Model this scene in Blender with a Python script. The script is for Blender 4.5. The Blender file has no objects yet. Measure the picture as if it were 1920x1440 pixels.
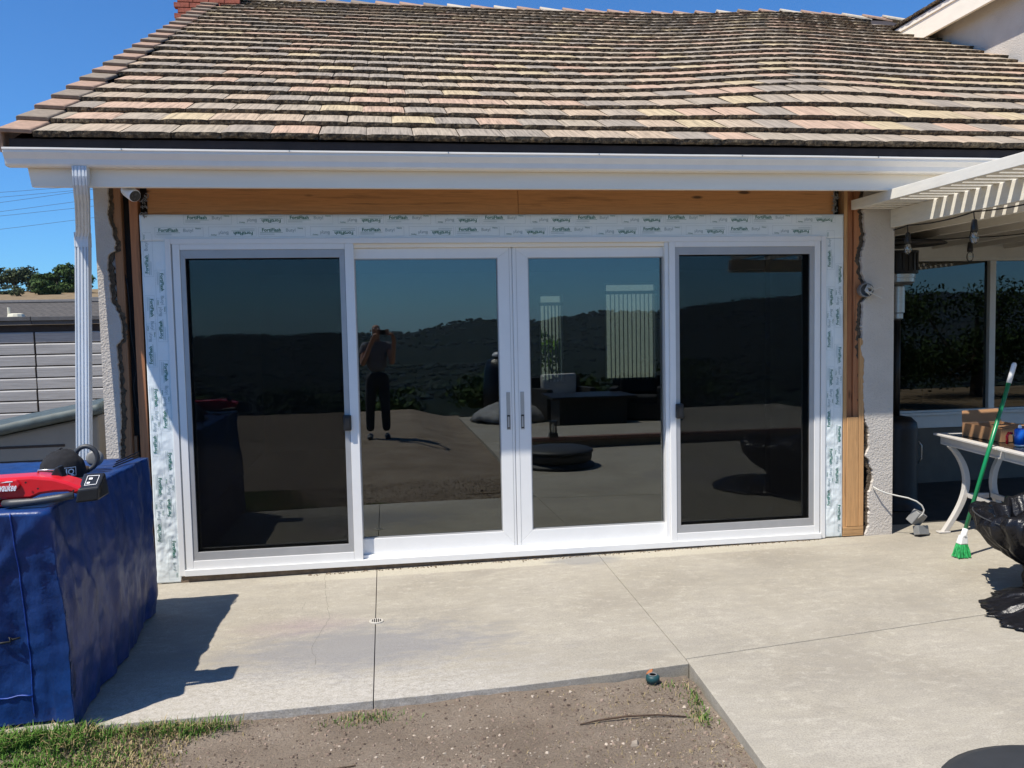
import bpy, bmesh, math, random
from mathutils import Vector, Matrix, noise
R = math.radians
random.seed(7)
S = bpy.context.scene
COL = S.collection

# ------------------------------------------------------------------ camera, sky, sun, exposure
cam_d = bpy.data.cameras.new('camera'); cam = bpy.data.objects.new('camera', cam_d); COL.objects.link(cam)
S.camera = cam
cam_d.sensor_width = 36.0; cam_d.lens = 1588.6 / 1920 * 36.0
cam_d.clip_start = 0.02; cam_d.clip_end = 20000
CAM = Vector((1.51619, -6.2867, 1.72409))
def cam_rot(p, yaw, roll):
    cp, sp, cy, sy = math.cos(p), math.sin(p), math.cos(yaw), math.sin(yaw)
    f = Vector((sy * cp, cy * cp, -sp)); r = Vector((cy, -sy, 0)); d = f.cross(r)
    r2 = math.cos(roll) * r + math.sin(roll) * d; d2 = -math.sin(roll) * r + math.cos(roll) * d
    return Matrix((r2, -d2, -f)).transposed()
cam.matrix_world = Matrix.Translation(CAM) @ cam_rot(0.063993, 0.146527, 0.020277).to_4x4()

SUN = Vector((-0.45, -0.32, 0.99)).normalized()          # towards the sun
W = bpy.data.worlds.new('World'); S.world = W; W.use_nodes = True
nt = W.node_tree; bg = nt.nodes['Background']; sky = nt.nodes.new('ShaderNodeTexSky')
sky.sky_type = 'NISHITA'; sky.sun_disc = False
sky.sun_elevation = math.asin(SUN.z); sky.sun_rotation = math.atan2(SUN.x, SUN.y) % (2 * math.pi)
sky.altitude = 200; sky.air_density = 1.0; sky.dust_density = 0.3; sky.ozone_density = 3.0
tint = nt.nodes.new('ShaderNodeMix'); tint.data_type = 'RGBA'; tint.blend_type = 'MULTIPLY'; tint.inputs[0].default_value = 1.0
tint.inputs[7].default_value = (0.26, 0.52, 0.79, 1)                 # clear deep blue California sky
nt.links.new(sky.outputs[0], tint.inputs[6]); nt.links.new(tint.outputs[2], bg.inputs[0]); bg.inputs[1].default_value = 0.118
sun_d = bpy.data.lights.new('sun', 'SUN'); sun_d.energy = 3.9; sun_d.angle = R(0.53); sun_d.color = (1.0, 0.94, 0.84)
sun = bpy.data.objects.new('sun', sun_d); COL.objects.link(sun)
sun.rotation_euler = SUN.to_track_quat('Z', 'Y').to_euler(); sun.location = (-20, -15, 40)
S.view_settings.view_transform = 'Standard'; S.view_settings.look = 'None'
S.view_settings.gamma = 1.0; S.view_settings.exposure = 0.74; S.view_settings.use_curve_mapping = False
S.render.engine = 'CYCLES'
S.cycles.use_denoising = True; S.cycles.max_bounces = 8; S.cycles.transparent_max_bounces = 24
S.cycles.caustics_reflective = False; S.cycles.caustics_refractive = False

# ------------------------------------------------------------------ materials
def new_mat(name):
    m = bpy.data.materials.new(name); m.use_nodes = True
    return m, m.node_tree, m.node_tree.nodes['Principled BSDF']
def N(t, kind, **kw):
    n = t.nodes.new(kind)
    for k, v in kw.items():
        if k.startswith('i_'): n.inputs[k[2:].replace('_', ' ')].default_value = v
        else: setattr(n, k, v)
    return n
def c4(c): return (c[0], c[1], c[2], 1.0)
def coords(t, scale=(1, 1, 1), rand=False):
    tc = N(t, 'ShaderNodeTexCoord'); mp = N(t, 'ShaderNodeMapping'); mp.inputs['Scale'].default_value = scale
    src = tc.outputs['Object']
    if rand:
        oi = N(t, 'ShaderNodeObjectInfo'); ad = N(t, 'ShaderNodeVectorMath', operation='MULTIPLY_ADD')
        ad.inputs[1].default_value = (37.0, 17.0, 9.0)
        t.links.new(oi.outputs['Random'], ad.inputs[0]); t.links.new(src, ad.inputs[2]); src = ad.outputs[0]
    t.links.new(src, mp.inputs[0]); return mp.outputs[0]
def noise_n(t, vec, scale, detail=4, rough=0.6):
    n = N(t, 'ShaderNodeTexNoise'); n.inputs['Scale'].default_value = scale
    n.inputs['Detail'].default_value = detail; n.inputs['Roughness'].default_value = rough
    t.links.new(vec, n.inputs['Vector']); return n.outputs['Fac']
def ramp(t, fac, stops):
    r = N(t, 'ShaderNodeValToRGB'); e = r.color_ramp.elements
    while len(e) < len(stops): e.new(0.5)
    for k, (p, c) in enumerate(stops):
        e[k].position = p; e[k].color = c4(c) if not isinstance(c, float) else (c, c, c, 1)
    t.links.new(fac, r.inputs[0]); return r.outputs[0]
def mixc(t, fac, a, b, mode='MIX'):
    m = N(t, 'ShaderNodeMix', data_type='RGBA', blend_type=mode)
    for i, v in ((0, fac), (6, a), (7, b)):
        if isinstance(v, (tuple, list)): m.inputs[i].default_value = c4(v)
        elif isinstance(v, (int, float)): m.inputs[i].default_value = v
        else: t.links.new(v, m.inputs[i])
    return m.outputs[2]
def math_n(t, op, a, b=0.0, clamp=False):
    m = N(t, 'ShaderNodeMath', operation=op); m.use_clamp = clamp
    for i, v in ((0, a), (1, b)):
        if isinstance(v, (int, float)): m.inputs[i].default_value = v
        else: t.links.new(v, m.inputs[i])
    return m.outputs[0]
def bump(t, b, h, strength=0.3, dist=0.01):
    n = N(t, 'ShaderNodeBump'); n.inputs['Strength'].default_value = strength; n.inputs['Distance'].default_value = dist
    t.links.new(h, n.inputs['Height']); t.links.new(n.outputs[0], b.inputs['Normal'])
def plain(name, c, rough=0.5, metal=0.0, var=0.12, scale=8.0, bs=0.0, bscale=80.0, bd=0.004, vscale=(1, 1, 1), spec=None, rand=False):
    m, t, b = new_mat(name); v = coords(t, vscale, rand)
    lo = tuple(x * (1 - var) for x in c); hi = tuple(min(1, x * (1 + var)) for x in c)
    t.links.new(ramp(t, noise_n(t, v, scale, 5), [(0.3, lo), (0.7, hi)]), b.inputs['Base Color'])
    b.inputs['Roughness'].default_value = rough; b.inputs['Metallic'].default_value = metal
    if spec is not None: b.inputs['Specular IOR Level'].default_value = spec
    if bs: bump(t, b, noise_n(t, v, bscale, 4), bs, bd)
    return m
M = {}
M['vinyl'] = plain('white_vinyl', (0.78, 0.775, 0.755), 0.32, var=0.02)
M['vinyl_groove'] = plain('vinyl_groove', (0.42, 0.42, 0.40), 0.6, var=0.03)
M['paint'] = plain('fascia_paint', (0.88, 0.80, 0.67), 0.5, var=0.05, scale=3, vscale=(0.4, 1, 3), bs=0.05, bscale=30)
M['gutter'] = plain('gutter_paint', (0.86, 0.81, 0.73), 0.33, var=0.03)
M['pergola'] = plain('pergola_paint', (0.76, 0.72, 0.63), 0.6, var=0.06, scale=6, vscale=(6, 1, 6), bs=0.25, bscale=40, bd=0.003)
M['winframe'] = plain('window_frame_paint', (0.62, 0.62, 0.58), 0.5, var=0.04)
M['spout'] = plain('downspout_paint', (0.64, 0.67, 0.69), 0.42, var=0.08, scale=9, vscale=(1, 1, 0.2))
M['screenframe'] = plain('screen_frame_aluminium', (0.40, 0.40, 0.40), 0.45, metal=0.25, var=0.05)
M['black'] = plain('black_plastic', (0.012, 0.012, 0.013), 0.4, var=0.2)
M['dark'] = plain('dark_fascia', (0.03, 0.022, 0.02), 0.8, var=0.3)
M['steel'] = plain('brushed_steel', (0.45, 0.45, 0.44), 0.35, metal=0.9, var=0.1, vscale=(1, 1, 20))
M['pull'] = plain('door_pull_metal', (0.40, 0.39, 0.37), 0.45, metal=0.3, var=0.05)
M['paper'] = plain('building_paper', (0.022, 0.022, 0.02), 0.85, var=0.3, scale=12, bs=0.4, bscale=20)
M['lath'] = plain('broken_lath', (0.10, 0.075, 0.05), 0.95, var=0.6, scale=40, bs=1.0, bscale=60, bd=0.02)
M['mortar'] = plain('mortar_sill', (0.17, 0.125, 0.085), 0.95, var=0.35, scale=14, bs=0.6, bscale=60, bd=0.01)
M['interior'] = plain('interior_paint', (0.30, 0.28, 0.26), 0.9, var=0.04)
M['intfloor'] = plain('interior_floor', (0.06, 0.045, 0.035), 0.6, var=0.2)
M['blind'] = plain('blind_vinyl', (0.16, 0.17, 0.15), 0.6, var=0.05)
M['red'] = plain('red_tool_plastic', (0.62, 0.012, 0.02), 0.28, var=0.06)
M['rubber'] = plain('grey_rubber', (0.045, 0.047, 0.05), 0.5, var=0.15, bs=0.1)
M['cloth_black'] = plain('black_cotton', (0.010, 0.010, 0.012), 0.95, var=0.4, scale=30, bs=0.3, bscale=300)
M['white_print'] = plain('white_print', (0.82, 0.82, 0.82), 0.6, var=0.02)
M['green_print'] = plain('green_print', (0.008, 0.15, 0.085), 0.6, var=0.05)
M['grey_print'] = plain('grey_print', (0.32, 0.40, 0.41), 0.6, var=0.05)
M['broom_green'] = plain('green_plastic', (0.005, 0.20, 0.07), 0.3, var=0.1)
M['bristle'] = plain('green_bristle', (0.02, 0.35, 0.09), 0.6, var=0.3, scale=60)
M['tablewhite'] = plain('white_table_enamel', (0.56, 0.53, 0.49), 0.4, var=0.05)
M['tabletop'] = plain('dark_table_glass', (0.03, 0.03, 0.03), 0.15, var=0.2)
M['card'] = plain('cardboard', (0.30, 0.16, 0.075), 0.85, var=0.1, scale=14)
M['blue_can'] = plain('blue_can_paint', (0.01, 0.13, 0.60), 0.25, var=0.1)
M['heater'] = plain('heater_dark_metal', (0.012, 0.011, 0.011), 0.45, metal=0.3, var=0.3)
M['boxgrey'] = plain('deck_box_resin', (0.20, 0.19, 0.17), 0.6, var=0.06, bs=0.05)
M['boxlid'] = plain('deck_box_lid', (0.055, 0.075, 0.078), 0.6, var=0.25, scale=14, bs=0.1)
M['brick'] = plain('red_brick', (0.36, 0.10, 0.06), 0.9, var=0.35, scale=16, bs=0.5)
M['jbox'] = plain('grey_box', (0.20, 0.20, 0.195), 0.5, var=0.1)
M['wire'] = plain('white_wire', (0.55, 0.54, 0.50), 0.5, var=0.1)
M['skin'] = plain('skin', (0.38, 0.20, 0.13), 0.5, var=0.08)
M['shirt'] = plain('grey_shirt', (0.15, 0.15, 0.165), 0.9, var=0.1)
M['trousers'] = plain('dark_trousers', (0.025, 0.026, 0.03), 0.9, var=0.2)
M['wicker'] = plain('dark_wicker', (0.018, 0.015, 0.013), 0.7, var=0.4, scale=60, bs=0.5)
M['cushion'] = plain('grey_cushion', (0.50, 0.49, 0.46), 0.9, var=0.08)
M['heap'] = plain('grey_heap', (0.22, 0.22, 0.22), 0.6, var=0.25, scale=9, bs=0.5, bscale=12, bd=0.05)
M['firelid'] = plain('fire_pit_cover', (0.028, 0.030, 0.033), 0.6, var=0.12, scale=20, bs=0.08)
M['bark'] = plain('bark', (0.09, 0.065, 0.045), 0.95, var=0.3, bs=0.5)
M['twig'] = plain('twig', (0.07, 0.042, 0.025), 0.9, var=0.4, scale=30)
M['vent'] = plain('vent_cream', (0.66, 0.62, 0.48), 0.6, var=0.05)
M['cable'] = plain('black_cable', (0.006, 0.006, 0.006), 0.6, var=0.1)
M['teal'] = plain('sprinkler_teal', (0.01, 0.055, 0.06), 0.5, var=0.2)
M['orange'] = plain('orange_leaf', (0.36, 0.12, 0.035), 0.7, var=0.2)
M['drain'] = plain('drain_plastic', (0.50, 0.47, 0.41), 0.5, var=0.06)
M['brickedge'] = plain('coping_brick', (0.20, 0.11, 0.085), 0.85, var=0.3, scale=10)
M['bluebag'] = plain('blue_bag', (0.05, 0.16, 0.42), 0.5, var=0.4, scale=20)

def leaf_mat(name, c, var=0.55, trans=0.25):
    m, t, b = new_mat(name); v = coords(t)
    lo = tuple(x * (1 - var) for x in c); hi = tuple(x * (1 + var) for x in c)
    g = N(t, 'ShaderNodeNewGeometry')
    rnd = ramp(t, g.outputs['Random Per Island'], [(0.0, lo), (0.5, c), (1.0, hi)])
    t.links.new(rnd, b.inputs['Base Color']); b.inputs['Roughness'].default_value = 0.7
    b.inputs['Specular IOR Level'].default_value = 0.08
    return m
M['leaf'] = leaf_mat('leaf_green', (0.045, 0.075, 0.022))
M['leaf_grey'] = leaf_mat('leaf_grey_green', (0.060, 0.075, 0.035))
M['leaf_yellow'] = leaf_mat('leaf_yellow_green', (0.10, 0.17, 0.03))
M['woods'] = leaf_mat('valley_woods', (0.017, 0.027, 0.017), 0.6)
M['grass'] = leaf_mat('grass_blades', (0.085, 0.17, 0.03), 0.5)
M['straw'] = leaf_mat('dry_grass_blades', (0.30, 0.235, 0.12), 0.4)
M['chips'] = leaf_mat('pale_chips', (0.34, 0.285, 0.225), 0.5)
M['crumb'] = leaf_mat('dirt_crumbs', (0.20, 0.15, 0.115), 0.55)

# stucco: coarse sprayed texture
m, t, b = new_mat('stucco'); v = coords(t)
vo = N(t, 'ShaderNodeTexVoronoi'); vo.inputs['Scale'].default_value = 75; t.links.new(v, vo.inputs['Vector'])
n1 = noise_n(t, v, 45, 5, 0.7)
t.links.new(ramp(t, noise_n(t, v, 3, 6), [(0.3, (0.50, 0.455, 0.405)), (0.7, (0.585, 0.54, 0.485))]), b.inputs['Base Color'])
b.inputs['Roughness'].default_value = 0.95
bump(t, b, math_n(t, 'ADD', n1, math_n(t, 'MULTIPLY', vo.outputs['Distance'], 0.6)), 0.5, 0.010); M['stucco'] = m

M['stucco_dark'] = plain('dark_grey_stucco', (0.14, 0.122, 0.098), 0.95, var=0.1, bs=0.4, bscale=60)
# wood: growth-ring grain stretched along one axis, with a few knots
def wood(name, c, axis, rand=True, dark=0.45):
    m, t, b = new_mat(name)
    sc = {'x': (0.6, 14, 14), 'z': (14, 14, 0.6)}[axis]
    v = coords(t, sc, rand)
    g = noise_n(t, v, 2.2, 6, 0.6); f = noise_n(t, v, 14, 3, 0.5)
    fac = math_n(t, 'ADD', math_n(t, 'MULTIPLY', g, 0.8), math_n(t, 'MULTIPLY', f, 0.2))
    col = ramp(t, fac, [(0.32, tuple(x * dark for x in c)), (0.48, c), (0.58, tuple(x * 0.8 for x in c)), (0.72, tuple(min(1, x * 1.15) for x in c))])
    v2 = coords(t, {'x': (1.6, 6, 6), 'z': (6, 6, 1.6)}[axis], rand)
    vk = N(t, 'ShaderNodeTexVoronoi'); vk.inputs['Scale'].default_value = 1.1; t.links.new(v2, vk.inputs['Vector'])
    kn = ramp(t, vk.outputs['Distance'], [(0.06, 1.0), (0.11, 0.0)])
    col = mixc(t, kn, col, tuple(x * 0.16 for x in c))
    t.links.new(col, b.inputs['Base Color']); b.inputs['Roughness'].default_value = 0.75
    bump(t, b, f, 0.15, 0.003); return m
M['header'] = wood('header_wood', (0.52, 0.245, 0.09), 'x')
M['stud_red'] = wood('red_stud_wood', (0.46, 0.19, 0.08), 'z')
M['stud_brown'] = wood('brown_stud_wood', (0.38, 0.19, 0.09), 'z')
M['stud_pale'] = wood('pale_stud_wood', (0.58, 0.32, 0.135), 'z')
M['plate'] = wood('plate_wood', (0.52, 0.30, 0.13), 'x')

# flashing membrane
m, t, b = new_mat('flashing_membrane'); v = coords(t)
t.links.new(ramp(t, noise_n(t, v, 5, 5), [(0.3, (0.74, 0.80, 0.80)), (0.7, (0.80, 0.85, 0.85))]), b.inputs['Base Color'])
b.inputs['Roughness'].default_value = 0.3
w = noise_n(t, coords(t, (1, 1, 1)), 9, 5, 0.7); bump(t, b, w, 0.18, 0.012); M['tape'] = m

# tile colours: long raked grooves, lichen and a rough dirty front edge
TILE = [(0.415, 0.285, 0.20), (0.425, 0.335, 0.205), (0.32, 0.262, 0.195), (0.275, 0.23, 0.18), (0.37, 0.288, 0.205), (0.40, 0.302, 0.208), (0.335, 0.275, 0.20)]
def tile_mat(k, c):
    m, t, b = new_mat('tile_%d' % k)
    v = coords(t, (1, 0.05, 0.05), True); s = noise_n(t, v, 60, 3, 0.7)
    v1 = coords(t, (1, 1, 1), True); l = noise_n(t, v1, 30, 5, 0.65)
    oi = N(t, 'ShaderNodeObjectInfo'); 
    col = ramp(t, s, [(0.30, tuple(x * 0.48 for x in c)), (0.46, tuple(x * 0.92 for x in c)), (0.62, tuple(min(1, x * 1.22) for x in c))])
    col = mixc(t, ramp(t, l, [(0.60, 0.0), (0.72, 0.5)]), col, (0.10, 0.085, 0.06))
    t.links.new(col, b.inputs['Base Color']); b.inputs['Roughness'].default_value = 0.9
    bump(t, b, math_n(t, 'ADD', s, math_n(t, 'MULTIPLY', l, 0.3)), 0.6, 0.006); return m
TM = [tile_mat(k, c) for k, c in enumerate(TILE)]
m, t, b = new_mat('tile_front_edge'); v = coords(t, (1, 1, 1), True)
e = noise_n(t, v, 36, 5, 0.75)
t.links.new(ramp(t, e, [(0.36, (0.025, 0.019, 0.014)), (0.49, (0.10, 0.073, 0.046)), (0.60, (0.22, 0.165, 0.10)), (0.76, (0.40, 0.33, 0.20))]), b.inputs['Base Color'])
b.inputs['Roughness'].default_value = 1.0; bump(t, b, e, 1.0, 0.03); M['tile_edge'] = m
M['ridge_a'] = plain('ridge_tile_a', (0.33, 0.215, 0.15), 0.9, var=0.25, scale=20, bs=0.3)
M['ridge_b'] = plain('ridge_tile_b', (0.22, 0.175, 0.13), 0.9, var=0.25, scale=20, bs=0.3)
M['ridge_c'] = plain('ridge_tile_c', (0.47, 0.41, 0.32), 0.9, var=0.15, scale=20, bs=0.3)

# concrete with stains, scale and a cleaner strip where the old wall base stood
m, t, b = new_mat('concrete'); v = coords(t)
big = noise_n(t, v, 1.1, 6, 0.62); mid = noise_n(t, coords(t, (1.0, 2.4, 1)), 5.5, 7, 0.7); fine = noise_n(t, v, 130, 4, 0.7)
col = ramp(t, big, [(0.30, (0.285, 0.252, 0.198)), (0.50, (0.37, 0.335, 0.268)), (0.70, (0.41, 0.375, 0.310))])
col = mixc(t, ramp(t, mid, [(0.40, 0.0), (0.64, 0.5)]), col, (0.29, 0.263, 0.222))
col = mixc(t, ramp(t, noise_n(t, coords(t, (1, 1.6, 1)), 11, 8, 0.75), [(0.52, 0.0), (0.64, 0.7)]), col, (0.46, 0.42, 0.345))
col = mixc(t, ramp(t, noise_n(t, coords(t, (0.8, 1.5, 1)), 0.55, 7, 0.72), [(0.40, 0.55), (0.52, 0.0)]), col, (0.28, 0.255, 0.212))
sx = N(t, 'ShaderNodeSeparateXYZ'); tc = N(t, 'ShaderNodeTexCoord'); t.links.new(tc.outputs['Object'], sx.inputs[0])
X, Y = sx.outputs[0], sx.outputs[1]
def near(val, c, w): # 1 at c falling to 0 at c +- w
    return math_n(t, 'SUBTRACT', 1.0, math_n(t, 'DIVIDE', math_n(t, 'ABSOLUTE', math_n(t, 'SUBTRACT', val, c)), w), True)
wob = math_n(t, 'MULTIPLY', math_n(t, 'SUBTRACT', mid, 0.5), 1.1)
# pale efflorescence along the front edge on the left half
ef = math_n(t, 'MULTIPLY', near(Y, -2.35, 0.95), near(X, 0.9, 2.1))
ef = math_n(t, 'ADD', math_n(t, 'MULTIPLY', ef, 1.5), math_n(t, 'MULTIPLY', wob, 1.2))
sc = noise_n(t, coords(t, (1, 1.3, 1)), 24, 8, 0.8)
efm = math_n(t, 'MULTIPLY', ramp(t, ef, [(0.25, 0.0), (0.75, 1.0)]), ramp(t, sc, [(0.40, 0.25), (0.56, 1.0)]))
col = mixc(t, math_n(t, 'MULTIPLY', efm, 0.95), col, (0.50, 0.465, 0.41))
# grey wet-looking ring left of centre and the pinkish stain by the drain
gr = math_n(t, 'MULTIPLY', near(Y, -1.55, 0.7), near(X, 1.3, 1.5)); gr = math_n(t, 'ADD', gr, wob)
col = mixc(t, ramp(t, gr, [(0.30, 0.0), (0.7, 0.8)]), col, (0.225, 0.22, 0.222))
pk = math_n(t, 'MULTIPLY', near(Y, -1.12, 0.32), near(X, 0.95, 0.75)); pk = math_n(t, 'ADD', pk, math_n(t, 'MULTIPLY', wob, 0.6))
col = mixc(t, ramp(t, pk, [(0.30, 0.0), (0.9, 0.5)]), col, (0.29, 0.215, 0.225))
# clean strip at the wall foot, grey mortar smear on it
st = math_n(t, 'ADD', Y, math_n(t, 'MULTIPLY', wob, 0.09))
stm = math_n(t, 'MULTIPLY', ramp(t, math_n(t, 'ADD', st, 0.5), [(0.30, 0.0), (0.325, 1.0)]), math_n(t, 'MULTIPLY', ramp(t, math_n(t, 'DIVIDE', X, 10.0), [(0.05, 0.0), (0.12, 1.0)]), ramp(t, math_n(t, 'DIVIDE', X, 10.0), [(0.36, 1.0), (0.56, 0.0)])))
col = mixc(t, math_n(t, 'MULTIPLY', stm, 0.9), col, (0.47, 0.43, 0.34))
sm = math_n(t, 'MULTIPLY', near(Y, -0.13, 0.24), near(X, 2.95, 0.5)); sm = math_n(t, 'ADD', sm, math_n(t, 'MULTIPLY', wob, 0.7))
col = mixc(t, ramp(t, sm, [(0.28, 0.0), (0.6, 0.75)]), col, (0.24, 0.235, 0.23))
rp = math_n(t, 'MULTIPLY', near(Y, -3.0, 0.85), near(X, 5.1, 1.0)); rp = math_n(t, 'ADD', rp, math_n(t, 'MULTIPLY', wob, 0.5))
col = mixc(t, ramp(t, rp, [(0.28, 0.0), (0.34, 0.5)]), col, (0.27, 0.245, 0.235))
vs = N(t, 'ShaderNodeTexVoronoi'); vs.inputs['Scale'].default_value = 9; t.links.new(v, vs.inputs['Vector'])
col = mixc(t, ramp(t, vs.outputs['Distance'], [(0.035, 0.8), (0.06, 0.0)]), col, (0.42, 0.39, 0.33))
col = mixc(t, math_n(t, 'MULTIPLY', ramp(t, fine, [(0.38, 0.45), (0.55, 0.0)]), 1.0), col, (0.17, 0.155, 0.13))
t.links.new(col, b.inputs['Base Color']); b.inputs['Roughness'].default_value = 0.88
bump(t, b, math_n(t, 'ADD', math_n(t, 'MULTIPLY', fine, 0.35), math_n(t, 'ADD', math_n(t, 'MULTIPLY', mid, 0.7), math_n(t, 'MULTIPLY', math_n(t, 'MULTIPLY', efm, sc), 1.6))), 0.35, 0.012)
M['concrete'] = m
M['shade_toned_floor'] = plain('shade_toned_patio_floor', (0.028, 0.026, 0.023), 0.8, var=0.3, scale=6)  # near-black colour carries the deep shade under the covered patio
M['bed'] = plain('patio_bed', (0.12, 0.11, 0.095), 1.0, var=0.3, scale=20)

# bare dirt
m, t, b = new_mat('dirt'); v = coords(t)
d1 = noise_n(t, v, 2.2, 6, 0.65); d2 = noise_n(t, v, 90, 5, 0.8); d3 = noise_n(t, v, 260, 3, 0.7)
col = ramp(t, d1, [(0.3, (0.225, 0.170, 0.120)), (0.5, (0.31, 0.242, 0.176)), (0.72, (0.39, 0.315, 0.24))])
col = mixc(t, ramp(t, d2, [(0.35, 0.6), (0.52, 0.0)]), col, (0.07, 0.05, 0.038))
col = mixc(t, ramp(t, d3, [(0.60, 0.0), (0.70, 0.6)]), col, (0.42, 0.36, 0.29))
t.links.new(col, b.inputs['Base Color']); b.inputs['Roughness'].default_value = 1.0
bump(t, b, math_n(t, 'ADD', d2, math_n(t, 'MULTIPLY', d3, 0.5)), 0.9, 0.02); M['dirt'] = m

# hillside: dry grass towards the hill, scrub in the valley
m, t, b = new_mat('hillside'); v = coords(t)
sx = N(t, 'ShaderNodeSeparateXYZ'); tc = N(t, 'ShaderNodeTexCoord'); t.links.new(tc.outputs['Object'], sx.inputs[0])
dry = ramp(t, noise_n(t, v, 0.9, 8, 0.75), [(0.3, (0.14, 0.105, 0.065)), (0.7, (0.26, 0.20, 0.13))])
scrub = ramp(t, noise_n(t, v, 0.02, 10, 0.75), [(0.40, (0.007, 0.012, 0.009)), (0.5, (0.013, 0.019, 0.014)), (0.62, (0.025, 0.027, 0.020)), (0.74, (0.06, 0.055, 0.04))])
f = ramp(t, math_n(t, 'MULTIPLY_ADD', sx.outputs[1], 0.01), [(0.0, 0.0), (0.3, 1.0)])
t.links.new(mixc(t, f, scrub, dry), b.inputs['Base Color']); b.inputs['Roughness'].default_value = 1.0; b.inputs['Specular IOR Level'].default_value = 0.0; M['hill'] = m

# blue tarp: coated weave, dusty scuffs
m, t, b = new_mat('blue_tarp'); v = coords(t)
sc1 = noise_n(t, coords(t, (1, 1, 0.45)), 7, 8, 0.75)
col = ramp(t, sc1, [(0.25, (0.003, 0.016, 0.078)), (0.55, (0.006, 0.036, 0.155)), (0.74, (0.012, 0.052, 0.20)), (0.90, (0.075, 0.10, 0.19))])
t.links.new(col, b.inputs['Base Color']); b.inputs['Roughness'].default_value = 0.42; b.inputs['Specular IOR Level'].default_value = 0.4
bump(t, b, noise_n(t, coords(t, (1, 1, 0.6)), 6, 6, 0.6), 0.5, 0.03); M['tarp'] = m
M['seam'] = plain('tarp_seam', (0.008, 0.05, 0.28), 0.5, var=0.3, scale=60)

# bin liner plastic
m, t, b = new_mat('bin_liner'); v = coords(t)
b.inputs['Base Color'].default_value = (0.008, 0.008, 0.010, 1); b.inputs['Roughness'].default_value = 0.27; b.inputs['Specular IOR Level'].default_value = 0.4
bump(t, b, noise_n(t, coords(t, (1, 1, 2.0)), 26, 5, 0.6), 0.45, 0.012); M['liner'] = m

# grey composite fence boards
m, t, b = new_mat('fence_board'); v = coords(t, (0.5, 1, 18), True)
t.links.new(ramp(t, noise_n(t, v, 5, 6, 0.8), [(0.3, (0.22, 0.215, 0.215)), (0.55, (0.36, 0.355, 0.355)), (0.75, (0.48, 0.475, 0.475))]), b.inputs['Base Color'])
b.inputs['Roughness'].default_value = 0.85; M['fence'] = m
M['fencecap'] = plain('fence_cap', (0.07, 0.07, 0.075), 0.7, var=0.25)
# far roofs: courses of small tiles too far off to tell apart
m, t, b = new_mat('far_roof'); v = coords(t, (1, 1, 1))
bt = N(t, 'ShaderNodeTexBrick'); bt.inputs['Scale'].default_value = 1.0; bt.inputs['Brick Width'].default_value = 0.5; bt.inputs['Row Height'].default_value = 0.33
bt.inputs['Color1'].default_value = (0.085, 0.077, 0.07, 1); bt.inputs['Color2'].default_value = (0.05, 0.047, 0.044, 1); bt.inputs['Mortar'].default_value = (0.03, 0.028, 0.027, 1)
bt.inputs['Mortar Size'].default_value = 0.09; t.links.new(v, bt.inputs['Vector'])
t.links.new(mixc(t, noise_n(t, v, 2.5, 5), bt.outputs['Color'], (0.095, 0.086, 0.078)), b.inputs['Base Color']); b.inputs['Roughness'].default_value = 0.95; M['farroof'] = m

# coated double glazing: part mirror, part tinted view through
def glass(name, tint, refl, rough=0.0):
    m = bpy.data.materials.new(name); m.use_nodes = True; t = m.node_tree; t.nodes.clear()
    o = N(t, 'ShaderNodeOutputMaterial'); mx = N(t, 'ShaderNodeMixShader')
    tr = N(t, 'ShaderNodeBsdfTransparent'); tr.inputs[0].default_value = c4(tint)
    gl = N(t, 'ShaderNodeBsdfGlossy'); gl.inputs['Roughness'].default_value = rough; gl.inputs[0].default_value = (0.95, 0.98, 1, 1)
    lw = N(t, 'ShaderNodeFresnel'); lw.inputs[0].default_value = 1.5
    f = math_n(t, 'ADD', math_n(t, 'MULTIPLY', lw.outputs[0], 0.9), refl - 0.036, True)
    t.links.new(f, mx.inputs[0]); t.links.new(tr.outputs[0], mx.inputs[1]); t.links.new(gl.outputs[0], mx.inputs[2])
    t.links.new(mx.outputs[0], o.inputs[0]); return m
M['glass'] = glass('coated_glass', (0.46, 0.52, 0.47), 0.125)
M['glass_side'] = glass('window_glass', (0.20, 0.22, 0.20), 0.085)
M['bulb'] = glass('clear_bulb_glass', (0.85, 0.85, 0.82), 0.12)
m = bpy.data.materials.new('insect_mesh'); m.use_nodes = True; t = m.node_tree; b = t.nodes['Principled BSDF']
b.inputs['Base Color'].default_value = (0.004, 0.004, 0.0045, 1); b.inputs['Roughness'].default_value = 0.7; b.inputs['Specular IOR Level'].default_value = 0.1; b.inputs['Alpha'].default_value = 0.27; M['mesh'] = m

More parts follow.
